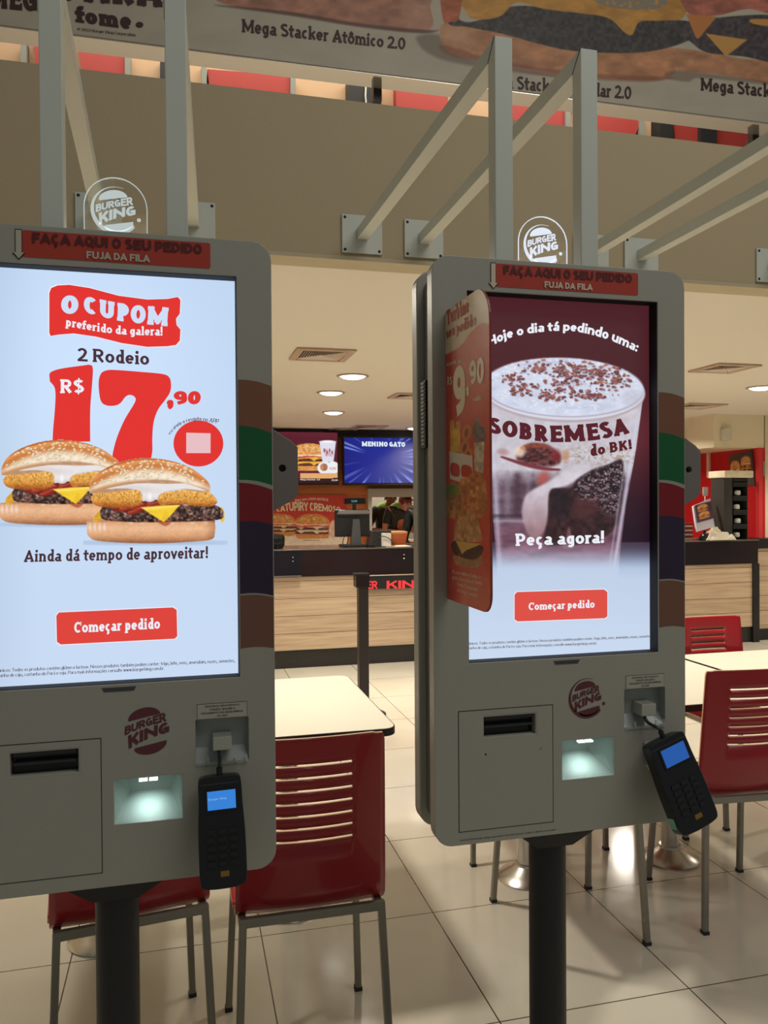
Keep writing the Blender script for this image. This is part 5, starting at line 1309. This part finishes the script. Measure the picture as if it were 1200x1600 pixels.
def vent(x0, x1, y0, y1, lab):
    t = root('air_grille', lab, 'air vent', ((x0+x1)/2, (y0+y1)/2, 2.42), 'square ceiling air grilles')
    V, Fc = holed([(x0, y0), (x1, y0), (x1, y1), (x0, y1)], [[(x0+.04, y0+.04), (x1-.04, y0+.04), (x1-.04, y1-.04), (x0+.04, y1-.04)]], lambda a, b_: (a, b_, 2.407), (0, 0, .012))
    MB().add(V, Fc).build('frame', mat('grille_frame', rgb(186, 160, 142), .45), t)
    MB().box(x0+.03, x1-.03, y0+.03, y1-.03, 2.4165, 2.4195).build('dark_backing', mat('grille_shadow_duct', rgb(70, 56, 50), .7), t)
    cx, cy = (x0+x1)/2, (y0+y1)/2; h = (x1-x0)/2-.045; hv = (y1-y0)/2-.045; mb = MB(); n_ = 9
    for i in range(n_):
        a = h*(i+.6)/n_; b_ = hv*(i+.6)/n_
        for (p, q, tl) in (((cx-a, cy-b_), (cx+a, cy-b_), (0, -1)), ((cx+a, cy-b_), (cx+a, cy+b_), (1, 0)), ((cx+a, cy+b_), (cx-a, cy+b_), (0, 1)), ((cx-a, cy+b_), (cx-a, cy-b_), (-1, 0))):
            tx_, ty_ = tl[0]*.009, tl[1]*.009
            mb.prism([(p[0], p[1], 2.4145), (q[0], q[1], 2.4145), (q[0]+tx_, q[1]+ty_, 2.4085), (p[0]+tx_, p[1]+ty_, 2.4085)], (0, 0, .001))
    mb.build('louvres', M_VENT, t)
vent(.662, 1.022, 4.71, 5.10, 'nearest square air grille, above left of the downlights')
def vpx(px): P = [onZ(x, y, 2.42) for x, y in px]; return min(p[0] for p in P), max(p[0] for p in P), min(p[1] for p in P), max(p[1] for p in P)
vent(*vpx([(612, 621), (622, 612)])[:1], vpx([(612, 621), (622, 612)])[0]+.36, *vpx([(612, 621), (622, 613)])[2:], 'air grille half hidden by the left edge of the right kiosk')
P_ = onZ(556, 664, 2.42); vent(P_[0], P_[0]+.40, P_[1]-.02, P_[1]+.42, 'small far air grille over the blue menu screen')
P_ = onZ(518, 668, 2.42); vent(P_[0], P_[0]+.36, P_[1], P_[1]+.3, 'farthest air grille, beside the dark header')
vent(3.49, 3.83, 4.66, 5.0, 'nearer air grille right of the right kiosk')
P_ = onZ(1078, 629, 2.42); vent(P_[0], P_[0]+.42, P_[1], P_[1]+.40, 'air grille near the cream bulkhead at the right')

# ------------------------------------------------------------------ menu screens
TY = 9.80
def tv(x0, x1, z0, z1, lab):
    t = root('menu_screen', lab, 'screen', ((x0+x1)/2, TY+.03, z0), 'menu screens over the counter')
    MB().box(x0, x1, TY, TY+.06, z0, z1).build('bezel', M_BLACK, t, bevel=.004)
    MB().box((x0+x1)/2-.1, (x0+x1)/2+.1, TY+.06, TY+.10, (z0+z1)/2-.1, (z0+z1)/2+.1).build('bracket', M_STEEL, t)
    return t
L0 = onY(530, 757, TY); L1 = onY(440, 681, TY)
t1 = tv(L0[0]-1.12, L0[0], L0[2]-.005, L0[2]+.60, 'menu screen with a burger and a paper cup on maroon')
p = picY((425, 676, 529, 756), TY-.002, .008, 0); p.bg((96, 30, 46)); x, y = p.x, p.y; n = fbm(x*.3, y*.3, 3)
p.mix(p.poly([(430, 684), (500, 684), (529, 690), (529, 740), (430, 740)], 3)*.4, (74, 20, 34))
with T(p, 452, 692, .62, .44): tall_burger(p, 6, (236, 180, 70))
p.mix(p.poly([(499, 690), (525, 690), (521, 722), (504, 722)], 1, False), (222, 220, 236)); p.mix(p.ell(512, 690, 12, 2), (245, 245, 250))
for k_ in range(4): p.mix(p.ell(507+k_*4, 704+(k_ % 2)*3, 1.2, 3), (150, 60, 70))
for cx in (507, 520): p.mix(p.ell(cx, 731, 11, 10), (238, 236, 240))
p.mix(p.ell(506, 730, 6, 6), shade((176, 120, 90), .7+.6*n))
p.mix(((y > 739) & (y < 747) & (x > 469))*1.0, (226, 170, 110)); p.mix(((y > 747))*1.0, (50, 20, 26))
p.a = ((p.P[..., 2] > L0[2]+.01) & (p.P[..., 0] < L0[0]-.015)).astype(float)
p.build('menu_picture', attr_mat('tv_picture', 1.0, .9), t1)
lt = MB(); uu = planeY(TY-.004)
GW, GR = glow('tv_white', rgb(240, 236, 240)), glow('tv_red', rgb(190, 70, 80))
for s_, x_, x2_, y_, h_, m_ in (('Mega Stacker 3.0', 469, 500, 751, 3, GW), ('29,90', 518, 528, 752, 3, GW), ('FULL', 505, 513, 706, 5, GR), ('REFILL', 508, 520, 713, 5, GR), ('9,90', 515, 525, 735, 5, GR)):
    words('menu_words', m_, t1, s_, [(x_, y_), (x2_, y_)], [(x_, y_-h_), (x2_, y_-h_)], uu, .02, res=1)
R0 = onY(536, 757, TY); R1 = onY(640, 684, TY)
t2 = tv(R0[0], R0[0]+1.12, R0[2]-.01, R0[2]+.61, 'menu screen with blue rays and the words MENINO GATO')
p = Pic((R0[0]+.02, TY-.002, R0[2]+.585), (1, 0, 0), (0, 0, -1), 1.08, .565, .007); x, y = p.x, p.y
p.bg((22, 30, 128)); dx, dy = x-598, (y-716); an = np.arctan2(dy, dx*.8); rr = np.sqrt(dx*dx+dy*dy)
p.col += (np.exp(-(rr/45)**2)*.10)[..., None]*np.array([.3, .5, .7])
ra = vnoise(an*15+40, an*0, 7); p.mix(np.clip((ra-.66)*6, 0, 1)*np.clip((rr-26)/24, 0, 1)*.8, (150, 170, 240)); p.mix(np.clip((rr-40)/50, 0, 1)*(y < 705)*.4, (28, 30, 110))
p.build('ray_picture', attr_mat('tv_picture', 1.0, .9), t2)
lt = MB(); letter(lt, 'MENINO GATO', [(565.5, 697.5), (633, 698.5)], [(565.5, 689.5), (633, 690.5)], uu, .10)
lt.build('menu_text', glow('tv_title', rgb(226, 240, 248)), t2, flat=True)

# red poster on the back wall behind the counter
WY = 9.955
pt = root('burger_poster', 'wide red poster of creamy burgers on the back wall', 'poster', (1.2, WY, 1.2))
p = picY((395, 774, 542, 866), WY-.012, .010); P0 = p.P[0, 0]; P1 = p.P[-1, -1]
MB().box(P0[0], P1[0], WY-.010, WY, P1[2], P0[2]).build('board', mat('poster_board', rgb(170, 60, 50), .5), pt)
p.bg((206, 66, 58)); x, y = p.x, p.y; n = fbm(x*.3, y*.3, 5)
g = np.clip((y-833)/4, 0, 1); p.mix(g, shade((236, 220, 200), .9+.15*n))
with T(p, 459, 802, .58, .40): tall_burger(p, 2, (238, 222, 200))
with T(p, 408, 802, .56, .36): tall_burger(p, 5, (238, 214, 170))
p.mix(p.poly([(516, 818), (526, 812), (545, 818), (545, 838), (516, 838)]), shade((232, 196, 170), .8+.4*n))
p.mix(((y > 852))*1.0, shade((150, 110, 90), .6+.9*n))
p.build('poster_print', M_PRINT, pt)
lt = MB(); uu = planeY(WY-.016)
letter(lt, 'BACON CROCANTE E', [(461, 784), (490, 781.5), (513, 783)], [(461, 780), (490, 777.5), (513, 779)], uu, .04, plain=True)
letter(lt, 'CATUPIRY CREMOSO', [(432, 800), (455, 799), (490, 799), (532, 801)], [(432, 793), (455, 784), (490, 785), (532, 792)], uu, .06, plain=True)
letter(lt, 'BURGER KING', [(474, 845), (500, 845)], [(474, 843.5), (500, 843.5)], uu, .02, 1, res=1)
lt.build('poster_lettering', [mat('poster_cream_letters', rgb(240, 224, 196), .5), M_BROWN], pt, flat=True)

# ------------------------------------------------------------------ things on the counter
TOPZ = 1.080
def cpt(x, y, Y): return onY(x, y, Y)
pos = root('cash_register', 'dark cash register monitor seen from behind on the counter', 'cash register', (1.60, 7.45, TOPZ), 'counter electronics')
Y = 7.45; a = cpt(523, 839, Y); b = cpt(577, 796, Y)
MB().box(a[0], b[0], Y-.02, Y+.02, a[2], b[2]).build('monitor', mat('register_plastic', rgb(34, 33, 36), .4), pos, bevel=.008)
a = cpt(525, 805, Y); b = cpt(577, 797, Y); MB().hexa([(a[0], Y-.05, a[2]+.01), (b[0], Y-.05, a[2]+.01), (b[0], Y-.02, a[2]), (a[0], Y-.02, a[2]), (a[0]+.02, Y-.06, b[2]), (b[0]-.02, Y-.06, b[2]), (b[0]-.02, Y-.02, b[2]), (a[0]+.02, Y-.02, b[2])]).build('rear_cover', mat('silver_plastic', rgb(120, 120, 122), .3, .3), pos, bevel=.004)
a = cpt(548, 852, Y); b = cpt(561, 811, Y); MB().hexa([(a[0]-.01, Y-.07, TOPZ), (b[0]+.01, Y-.07, TOPZ), (b[0]+.01, Y+.02, TOPZ), (a[0]-.01, Y+.02, TOPZ), (a[0]+.01, Y-.075, b[2]), (b[0]-.01, Y-.075, b[2]), (b[0]-.01, Y-.02, b[2]), (a[0]+.01, Y-.02, b[2])]).build('stand', mat('register_grey', rgb(90, 92, 94), .35, .3), pos, bevel=.004)
a = cpt(533, 857, Y); b = cpt(588, 851, Y); MB().box(a[0], b[0]-.12, Y-.12, Y+.12, TOPZ, TOPZ+.022).build('base', mat('register_plastic', rgb(34, 33, 36), .4), pos, bevel=.005)
a = cpt(551, 797, Y); b = cpt(556, 785, Y); MB().box(a[0], b[0], Y-.015, Y+.015, a[2]-.01, b[2]).build('display_pole', M_BLACK, pos)
a = cpt(538, 788, Y); b = cpt(570, 778, Y); cd = MB().box(a[0], b[0], Y-.03, Y+.03, a[2], b[2]).build('customer_display', M_BLACKG, pos, bevel=.004)
lt = MB(); letter(lt, '12,90', [(549, 785), (558, 785)], [(549, 781.5), (558, 781.5)], planeY(Y-.032), .02, res=1); lt.build('digits', glow('teal_digits', rgb(110, 190, 190)), cd, flat=True)
c0 = cpt(541, 830, Y); MB().tube(catmull([cpt(543, 833, Y-.03), cpt(537, 841, Y-.04), cpt(536, 850, Y-.05), cpt(541, 852, Y-.06), cpt(545, 840, Y-.05)], 6), .004, 8).build('cable', M_BLACK, pos, smooth=True)
Y = 7.5; a = cpt(574, 849, Y); b = cpt(609, 829, Y)
pr = root('receipt_printer', 'black receipt printer right of the cash register', 'printer', ((a[0]+b[0])/2, Y, TOPZ), 'counter electronics')
MB().hexa([(a[0], Y-.1, TOPZ), (b[0], Y-.1, TOPZ), (b[0], Y+.1, TOPZ), (a[0], Y+.1, TOPZ), (a[0]+.03, Y-.06, b[2]), (b[0], Y-.06, b[2]), (b[0], Y+.1, b[2]), (a[0]+.03, Y+.1, b[2])]).build('housing', mat('printer_black', (.014, .014, .016), .35), pr, bevel=.008)
MB().box(a[0]+.06, b[0]-.04, Y-.05, Y-.03, b[2]-.002, b[2]+.004).build('paper_slot', M_STEEL, pr)
Y = 7.33; a = cpt(597, 846, Y); b = cpt(610, 833, Y)
o = MB().box(a[0], b[0], Y-.03, Y+.03, TOPZ, b[2]).build('payment_notice', mat('white_paper_print', rgb(226, 222, 214), .6), None, bevel=.002); tag(o, 'small white notice block standing before the black printer', 'notice')
Y = 7.62; a = cpt(610, 843, Y); b = cpt(633, 829, Y)
bx = root('takeaway_box', 'orange takeaway box behind the white notice on the counter', 'box', ((a[0]+b[0])/2, Y, TOPZ))
MB().hexa([(a[0]+.02, Y-.07, TOPZ), (b[0]-.02, Y-.07, TOPZ), (b[0]-.02, Y+.07, TOPZ), (a[0]+.02, Y+.07, TOPZ), (a[0], Y-.09, b[2]-.03), (b[0], Y-.09, b[2]-.03), (b[0], Y+.09, b[2]-.03), (a[0], Y+.09, b[2]-.03)]).build('carton', mat('orange_card', rgb(214, 110, 60), .5), bx)
MB().box(a[0], b[0], Y-.09, Y+.09, b[2]-.03, b[2]-.005).build('lid', mat('cream_card', rgb(226, 170, 120), .5), bx, bevel=.006)
Y = 7.28; a = cpt(573, 857, Y); b = cpt(585, 851, Y)
rd = root('card_reader', 'small black card reader with a looped cable on the counter', 'card reader', ((a[0]+b[0])/2, Y, TOPZ), 'counter electronics')
MB().box(a[0], b[0], Y-.05, Y+.04, TOPZ, TOPZ+.035).build('body', M_BLACK, rd, bevel=.008)
MB().tube(catmull([(b[0], Y, TOPZ+.02), cpt(588, 843, Y), cpt(598, 838, Y), cpt(610, 843, Y), cpt(615, 852, Y), (b[0]+.18, Y-.02, TOPZ+.006), (b[0]+.06, Y-.03, TOPZ+.006)], 8), .004, 8).build('cable', M_BLACK, rd, smooth=True)
a = cpt(601, 855, 7.3); b = cpt(640, 851, 7.3)
o = MB().box(a[0], b[0], 7.24, 7.44, TOPZ, TOPZ+.006).build('paper_placemat', mat('cream_paper', rgb(228, 214, 190), .6), None); tag(o, 'cream paper sheet lying on the counter by the kiosk edge', 'paper')
a = cpt(430, 857, 7.3); b = cpt(443, 834, 7.3)
o = MB().lathe([(.02, 0), (.06, .004), (.075, .03), (.078, .10), (.07, .125), (.04, .138), (.001, .14)], ((a[0]+b[0])/2-.02, 7.36, TOPZ), 28).build('black_canister', M_BLACKG, None, smooth=True); tag(o, 'rounded black canister on the counter beside the left kiosk', 'canister')

# right end of the counter: cup and lid dispenser, price stand, striped trays, napkin, dark bowl
Y = 7.42; x0 = cpt(1122, 800, Y)[0]; x1 = cpt(1159, 800, Y)[0]; zt_ = cpt(1140, 747, Y)[2]; xm = cpt(1135, 800, Y)[0]
dp = root('lid_dispenser', 'tall black lid dispenser with a cream top at the counter end', 'dispenser', ((x0+x1)/2, Y, TOPZ))
mb = MB().box(x0, xm, Y-.10, Y+.12, TOPZ, zt_).box(x1-.012, x1, Y-.10, Y+.12, TOPZ, zt_).box(xm, x1, Y+.10, Y+.12, TOPZ, zt_)
mb.build('cabinet', mat('charcoal_cabinet', rgb(58, 56, 54), .4), dp, bevel=.003)
hs = (zt_-TOPZ)/5
for i in range(5):
    z_ = TOPZ+.02+i*(zt_-TOPZ-.02)/4.25
    if i < 5: MB().box(xm, x1-.012, Y-.11, Y+.1, z_+.09 if i < 4 else z_-.0, z_+.09+.05 if i < 4 else z_+.03).build('shelf_front', M_BLACK, dp, bevel=.002)
MB().box(x0-.02, x1+.04, Y-.14, Y+.14, zt_, zt_+.075).build('cream_top', mat('cream_lid_box', rgb(232, 220, 190), .5, vary=(14, .25)), dp, bevel=.012)
for i in range(4):
    z_ = TOPZ+.02+i*(zt_-TOPZ-.02)/4.25
    o = MB().lathe([(.025, 0), (.034, .008), (.034, .04), (.028, .052), (.001, .054)], ((xm+x1)/2-.02+.012*(i % 2), Y-.06, z_), 20).build('cup_lid', mat('frosted_lid', rgb(200, 200, 196), .3), dp, smooth=True)
Y = 7.40; ax = cpt(1086, 832, Y); bx_ = cpt(1117, 790, Y)
ps = root('price_stand', 'tilted counter display card with a burger picture, by the lid dispenser', 'display stand', ((ax[0]+bx_[0])/2, Y, TOPZ))
q = [cpt(1089, 831, Y-.03), cpt(1117, 823, Y-.03), cpt(1110, 779, Y+.06), cpt(1083, 790, Y+.06)]
nn = np.cross(q[1]-q[0], q[3]-q[0]); nn /= np.linalg.norm(nn); nn *= (1 if nn[1] > 0 else -1)
MB().prism(q, nn*.03).build('card_block', mat('lilac_white_card', rgb(212, 208, 226), .4), ps, bevel=.003)
e1 = q[1]-q[0]; e2 = q[3]-q[0]; W_ = np.linalg.norm(e1); H_ = np.linalg.norm(e2)
p = Pic(q[3]-nn*.012+e1*.06-e2*.02, e1/W_, -e2/H_, W_*.9, H_*.66, .004, coord=lambda u, v: (u/(W_*.9)*100, v/(H_*.66)*100)); p.bg((78, 44, 70))
with T(p, 8, 4, .7, .4): tall_burger(p, 3, (240, 170, 60))
with T(p, 10, 46, .74, .4): tall_burger(p, 9, (240, 160, 50))
p.build('card_print', M_PRINT, ps)
MB().tube([(q[0]+q[1])/2+nn*.03, ((q[0]+q[1])/2+nn*.03)*[1, 1, 0]+[0, 0, TOPZ+.006]], .012, 10).lathe([(.08, 0), (.08, .006), (.02, .014)], (*((q[0]+q[1])/2+nn*.03)[:2], TOPZ), 24).build('foot', M_BLACK, ps)
a = cpt(1098, 775, 7.6); b = cpt(1106, 761, 7.6)
o = MB().box(a[0], b[0], 7.595, 7.6, a[2], b[2]).box((a[0]+b[0])/2-.004, (a[0]+b[0])/2+.004, 7.6, 7.608, TOPZ, b[2]).build('table_card', mat('white_card_print', rgb(226, 224, 222), .5), None)
o = tag(o, 'thin white price card standing behind the counter display', 'card'); o.location = (0, 0, 0)
a = cpt(1087, 844, 7.3); b = cpt(1112, 833, 7.3)
o = MB().lathe([(.072, 0), (.075, .01), (.062, .05), (.035, .072), (.001, .078)], ((a[0]+b[0])/2, 7.262, TOPZ), 32).build('domed_lid', M_BLACKG, None, smooth=True); tag(o, 'glossy black domed lid on the counter below the display card', 'lid')
a = cpt(1069, 843, 7.4); b = cpt(1086, 820, 7.4)
st = root('tray_stack', 'stack of dark trays with pale edges beside the right kiosk', 'trays', ((a[0]+b[0])/2-.05, 7.45, TOPZ))
for i in range(8):
    MB().box(a[0]-.25, b[0]-.01, 7.42, 7.66, TOPZ+.002+i*.0225, TOPZ+.016+i*.0225).build('tray', mat('tray_dark', rgb(52, 50, 50), .4) if i % 2 else mat('tray_pale_edge', rgb(196, 186, 172), .4), st, bevel=.004)
# crumpled napkin
def napkin():
    mb = MB(); n_ = 22; V = []
    R = random.Random(5)
    g = cpt(1108, 826, 7.24); cx = g[0]+.05
    for j in range(n_+1):
        for i in range(n_+1):
            u = i/n_-.5; v = j/n_-.5
            h = .05*math.exp(-((u+.25)**2+(v-.1)**2)*14)+.12*float(fbm(np.array(u*9.+9), np.array(v*9.+3), 4))
            e = max(abs(u), abs(v))*2
            V.append((cx+.04+u*.30+.02*math.sin(v*14), 7.20+v*.14, TOPZ+.006+h*(1-e**3)*1.1))
    mb.add(V, [(j*(n_+1)+i, j*(n_+1)+i+1, (j+1)*(n_+1)+i+1, (j+1)*(n_+1)+i) for j in range(n_) for i in range(n_)])
    o = mb.build('cleaning_cloth', mat('white_cloth', rgb(222, 214, 196), .8), None, smooth=True, flat=True)
    md = o.modifiers.new('thickness', 'SOLIDIFY'); md.thickness = .004
    tag(o, 'crumpled white cloth on the counter in front of the lid dispenser', 'cloth')
napkin()

# on the cream and red walls at the right
a = cpt(1128, 688, 7.44); b = cpt(1139, 669, 7.44)
o = MB().box(a[0], b[0], 7.40, 7.469, a[2], b[2]).build('wall_speaker', mat('off_white_plastic', rgb(206, 200, 184), .5), None, bevel=.01); tag(o, 'small off-white box mounted on the cream bulkhead', 'speaker')
ux = lambda x, y: onX(x, y, 6.128)
q = [ux(1141, 712), ux(1176, 703), ux(1181, 760), ux(1146, 742)]
po = root('wall_poster', 'dark poster with two burgers on the red side wall', 'poster', tuple(q[0]))
MB().prism([q[0], q[1], q[2], q[3]], (-.012, 0, 0)).build('board', mat('poster_dark', rgb(84, 74, 70), .4), po)
e1 = q[1]-q[0]; zt2, zb2 = max(v[2] for v in q), min(v[2] for v in q)
p = Pic((6.1145, q[0][1], q[0][2]-.01), (0, -1, 0), (0, 0, -1), abs(q[0][1]-q[1][1]), .34, .012, coord=lambda u, v: (u/abs(q[0][1]-q[1][1])*100, v/.34*100)); p.bg((84, 74, 70))
with T(p, 2, 14, .5, .7): tall_burger(p, 3)
with T(p, 50, 2, .48, .6): tall_burger(p, 7)
p.build('poster_print', M_PRINT, po)
q = [ux(1107, 702), ux(1111, 702), ux(1111, 748), ux(1107, 746)]
o = MB().prism(q, (-.03, 0, 0)).build('wall_tube', mat('pale_tube_plastic', rgb(232, 190, 170), .4), None, bevel=.004); tag(o, 'thin pale vertical tube on the red side wall', 'tube')
a = cpt(1190.5, 744, 7.49); b = cpt(1192.5, 721, 7.49)
o = MB().box(a[0], b[0]+.01, 7.47, 7.499, a[2], b[2]).build('wall_switch', mat('switch_grey', rgb(150, 140, 120), .4), None, bevel=.003); tag(o, 'narrow grey plate on the cream wall at the right edge', 'switch')

# ================================================================== staff
M_SKIN = mat('skin', rgb(196, 140, 110), 0.5); M_SKIN2 = mat('skin_brown', rgb(140, 92, 70), 0.5)
M_HAIR = mat('dark_hair', rgb(34, 26, 24), 0.5)
def skinned(name, verts, edges, m_, parent, sub=2):
    off = wloc(parent); me = bpy.data.meshes.new(name)
    me.from_pydata([tuple(np.array(v[:3])-off) for v in verts], edges, []); me.materials.append(m_)
    o = bpy.data.objects.new(name, me); C.objects.link(o); o.parent = parent
    sk = o.modifiers.new('skin', 'SKIN'); sk.use_smooth_shade = True
    for i, v in enumerate(verts):
        r = v[3]; me.skin_vertices[0].data[i].radius = (r if not hasattr(r, '__len__') else r[0], r if not hasattr(r, '__len__') else r[1])
        me.skin_vertices[0].data[i].use_root = (i == 0)
    sb = o.modifiers.new('smooth', 'SUBSURF'); sb.levels = sub; sb.render_levels = sub
    return o
def person(x, y, z0, face, lab, skin, shirt, yoke, lean=0.0, arms=None, cap=None, head_turn=0.0, head_drop=0.0, vest=None):
    """standing figure; face = heading (0 looks to -y, at us)"""
    t = root('person', lab, 'person', (x, y, z0), 'staff behind the counter')
    ca, sa = math.cos(face), math.sin(face)
    def w(px, py, pz):     # local: px to the figure's left seen from us, -py towards its front
        return (x+px*ca-py*sa, y+px*sa+py*ca, z0+pz)
    L = lean
    pel, sp, ch, nk = (0, 0, .95), (0, -.25*L, 1.12), (0, -.55*L, 1.33), (0, -.78*L, 1.47)
    hd = (.03*head_turn, -.95*L-.02, 1.60-.25*L-head_drop); ht = (hd[0], hd[1]+.02, hd[2]+.11)
    V = [(*w(*pel), (.15, .11)), (*w(*sp), (.135, .10)), (*w(*ch), (.15, .11)), (*w(*nk), (.055, .055)), (*w(hd[0], hd[1], hd[2]-.07), (.058, .065)), (*w(*hd), (.075, .088)), (*w(*ht), (.055, .065))]
    E_ = [(0, 1), (1, 2), (2, 3), (3, 4), (4, 5), (5, 6)]
    arms = arms or {}
    for s_ in (-1, 1):
        sh = (s_*.185, ch[1], ch[2]+.07); el, wr = arms.get(s_, ((s_*.25, ch[1]+.02, ch[2]-.24), (s_*.2, ch[1]-.2, ch[2]-.3)))
        n0 = len(V); V += [(*w(*sh), .05), (*w(*el), .040), (*w(*wr), .027)]
        E_ += [(2, n0), (n0, n0+1), (n0+1, n0+2)]
        d = np.array(wr)-np.array(el); d /= np.linalg.norm(d); side = np.cross(d, (0, 0, 1.)); side /= (np.linalg.norm(side)+1e-6)
        palm = np.array(wr)+d*.06; V.append((*w(*palm), (.036, .016))); E_.append((n0+2, n0+3))
        for k_ in range(4):
            b0 = palm+d*.035+side*(k_-1.5)*.019; tip = b0+d*(.05, .06, .055, .042)[k_]+np.array([0, 0, -.015])
            m0 = len(V); V += [(*w(*b0), .009), (*w(*tip), .007)]; E_ += [(n0+3, m0), (m0, m0+1)]
        th = palm-side*.045*s_; m0 = len(V); V += [(*w(*th), .010), (*w(*(th+d*.035)), .008)]; E_ += [(n0+3, m0), (m0, m0+1)]
    for s_ in (-1, 1):
        n0 = len(V); V += [(*w(s_*.09, 0, .86), .085), (*w(s_*.10, -.01, .5), .058), (*w(s_*.10, .01, .09), .042), (*w(s_*.10, -.13, .04), .035)]
        E_ += [(0, n0), (n0, n0+1), (n0+1, n0+2), (n0+2, n0+3)]
    skinned('body', V, E_, skin, t)
    # shirt and trousers
    S = [(*w(0, pel[1], .93), (.165, .125)), (*w(*sp), (.15, .115)), (*w(*ch), (.168, .125)), (*w(nk[0], nk[1], nk[2]-.05), (.07, .07))]; SE = [(0, 1), (1, 2), (2, 3)]
    for s_ in (-1, 1):
        sh = (s_*.185, ch[1], ch[2]+.07); el, wr = arms.get(s_, ((s_*.25, ch[1]+.02, ch[2]-.24), 0)); mid = tuple(np.array(sh)*.25+np.array(el)*.75)
        n0 = len(S); S += [(*w(*sh), .063), (*w(*mid), .055)]; SE += [(2, n0), (n0, n0+1)]
    skinned('shirt', S, SE, shirt, t)
    skinned('trousers', [(*w(0, 0, .92), (.16, .12)), (*w(.09, 0, .82), .095), (*w(.10, -.01, .5), .07), (*w(.10, .01, .10), .055), (*w(-.09, 0, .82), .095), (*w(-.10, -.01, .5), .07), (*w(-.10, .01, .10), .055)], [(0, 1), (1, 2), (2, 3), (0, 4), (4, 5), (5, 6)], M_BLACK, t)
    if yoke:
        skinned('shoulder_yoke', [(*w(0, ch[1]-.005, ch[2]+.075), (.095, .11)), (*w(.12, ch[1]-.005, ch[2]+.075), (.066, .075)), (*w(-.12, ch[1]-.005, ch[2]+.075), (.066, .075)), (*w(.20, ch[1], ch[2]+.035), .058), (*w(-.20, ch[1], ch[2]+.035), .058)], [(0, 1), (0, 2), (1, 3), (2, 4)], yoke, t)
    if vest:
        skinned('vest_front', [(*w(.0, ch[1]-.055, ch[2]-.02), (.11, .08)), (*w(0, sp[1]-.05, sp[2]), (.12, .08))], [(0, 1)], vest, t)
    # hair cap over the skull, face features
    h = MB(); H_ = w(hd[0], hd[1]+.025, hd[2]+.055); h.ball(H_, (.087, .095, .092), 18)
    h.build('hair', cap or M_HAIR, t, smooth=True)
    if cap:
        v0 = w(hd[0], hd[1]-.10, hd[2]+.055); h = MB(); h.ball(v0, (.075, .07, .012), 16); h.build('cap_peak', cap, t, smooth=True)
    for s_ in (-1, 1): MB().ball(w(hd[0]+s_*.032, hd[1]-.082, hd[2]+.012), (.012, .008, .007), 10).build('eye', M_HAIR, t, smooth=True)
    f = MB(); f.ball(w(hd[0], hd[1]-.092, hd[2]-.012), (.014, .018, .024), 10); f.build('nose', skin, t, smooth=True)
    f = MB(); f.ball(w(hd[0], hd[1]-.082, hd[2]-.048), (.026, .010, .007), 10); f.build('mouth', mat('lips', rgb(160, 84, 76), .5), t, smooth=True)
    for s_ in (-1, 1): MB().ball(w(hd[0]+s_*.082, hd[1]+.01, hd[2]), (.010, .018, .028), 10).build('ear', skin, t, smooth=True)
    return t
M_LIME = mat('lime_green_cloth', rgb(150, 204, 84), .6); M_DKG = mat('dark_green_black_cloth', rgb(44, 48, 44), .7); M_ORC = mat('orange_brown_cloth', rgb(196, 110, 76), .6)
P = onY(601, 790, 10.95)
person(P[0], 10.95, 0, .1, 'employee in lime and brown uniform with folded arms, left in the kitchen hatch', M_SKIN2, M_DKG, M_LIME, .2, {-1: ((-.27, -.10, 1.12), (-.05, -.30, 1.10)), 1: ((.27, -.08, 1.12), (.06, -.28, 1.13))}, head_turn=.5, vest=M_ORC)
P = onY(617, 790, 10.42)
person(P[0]+.0, 10.42, 0, .25, 'employee in lime-shouldered shirt leaning on the hatch, looking down', M_SKIN, M_DKG, M_LIME, .3, {-1: ((-.25, -.15, 1.12), (-.10, -.27, 1.11)), 1: ((.24, -.15, 1.12), (.08, -.27, 1.12))}, cap=mat('red_brown_cap', rgb(110, 48, 44), .6), head_turn=0, head_drop=.055, vest=M_ORC)
P = onY(640, 790, 8.3)
person(P[0]+.20, 8.3, 0, 2.9, 'person in black seen from behind beside the right kiosk edge', M_HAIR, M_BLACK, None, 0, None)
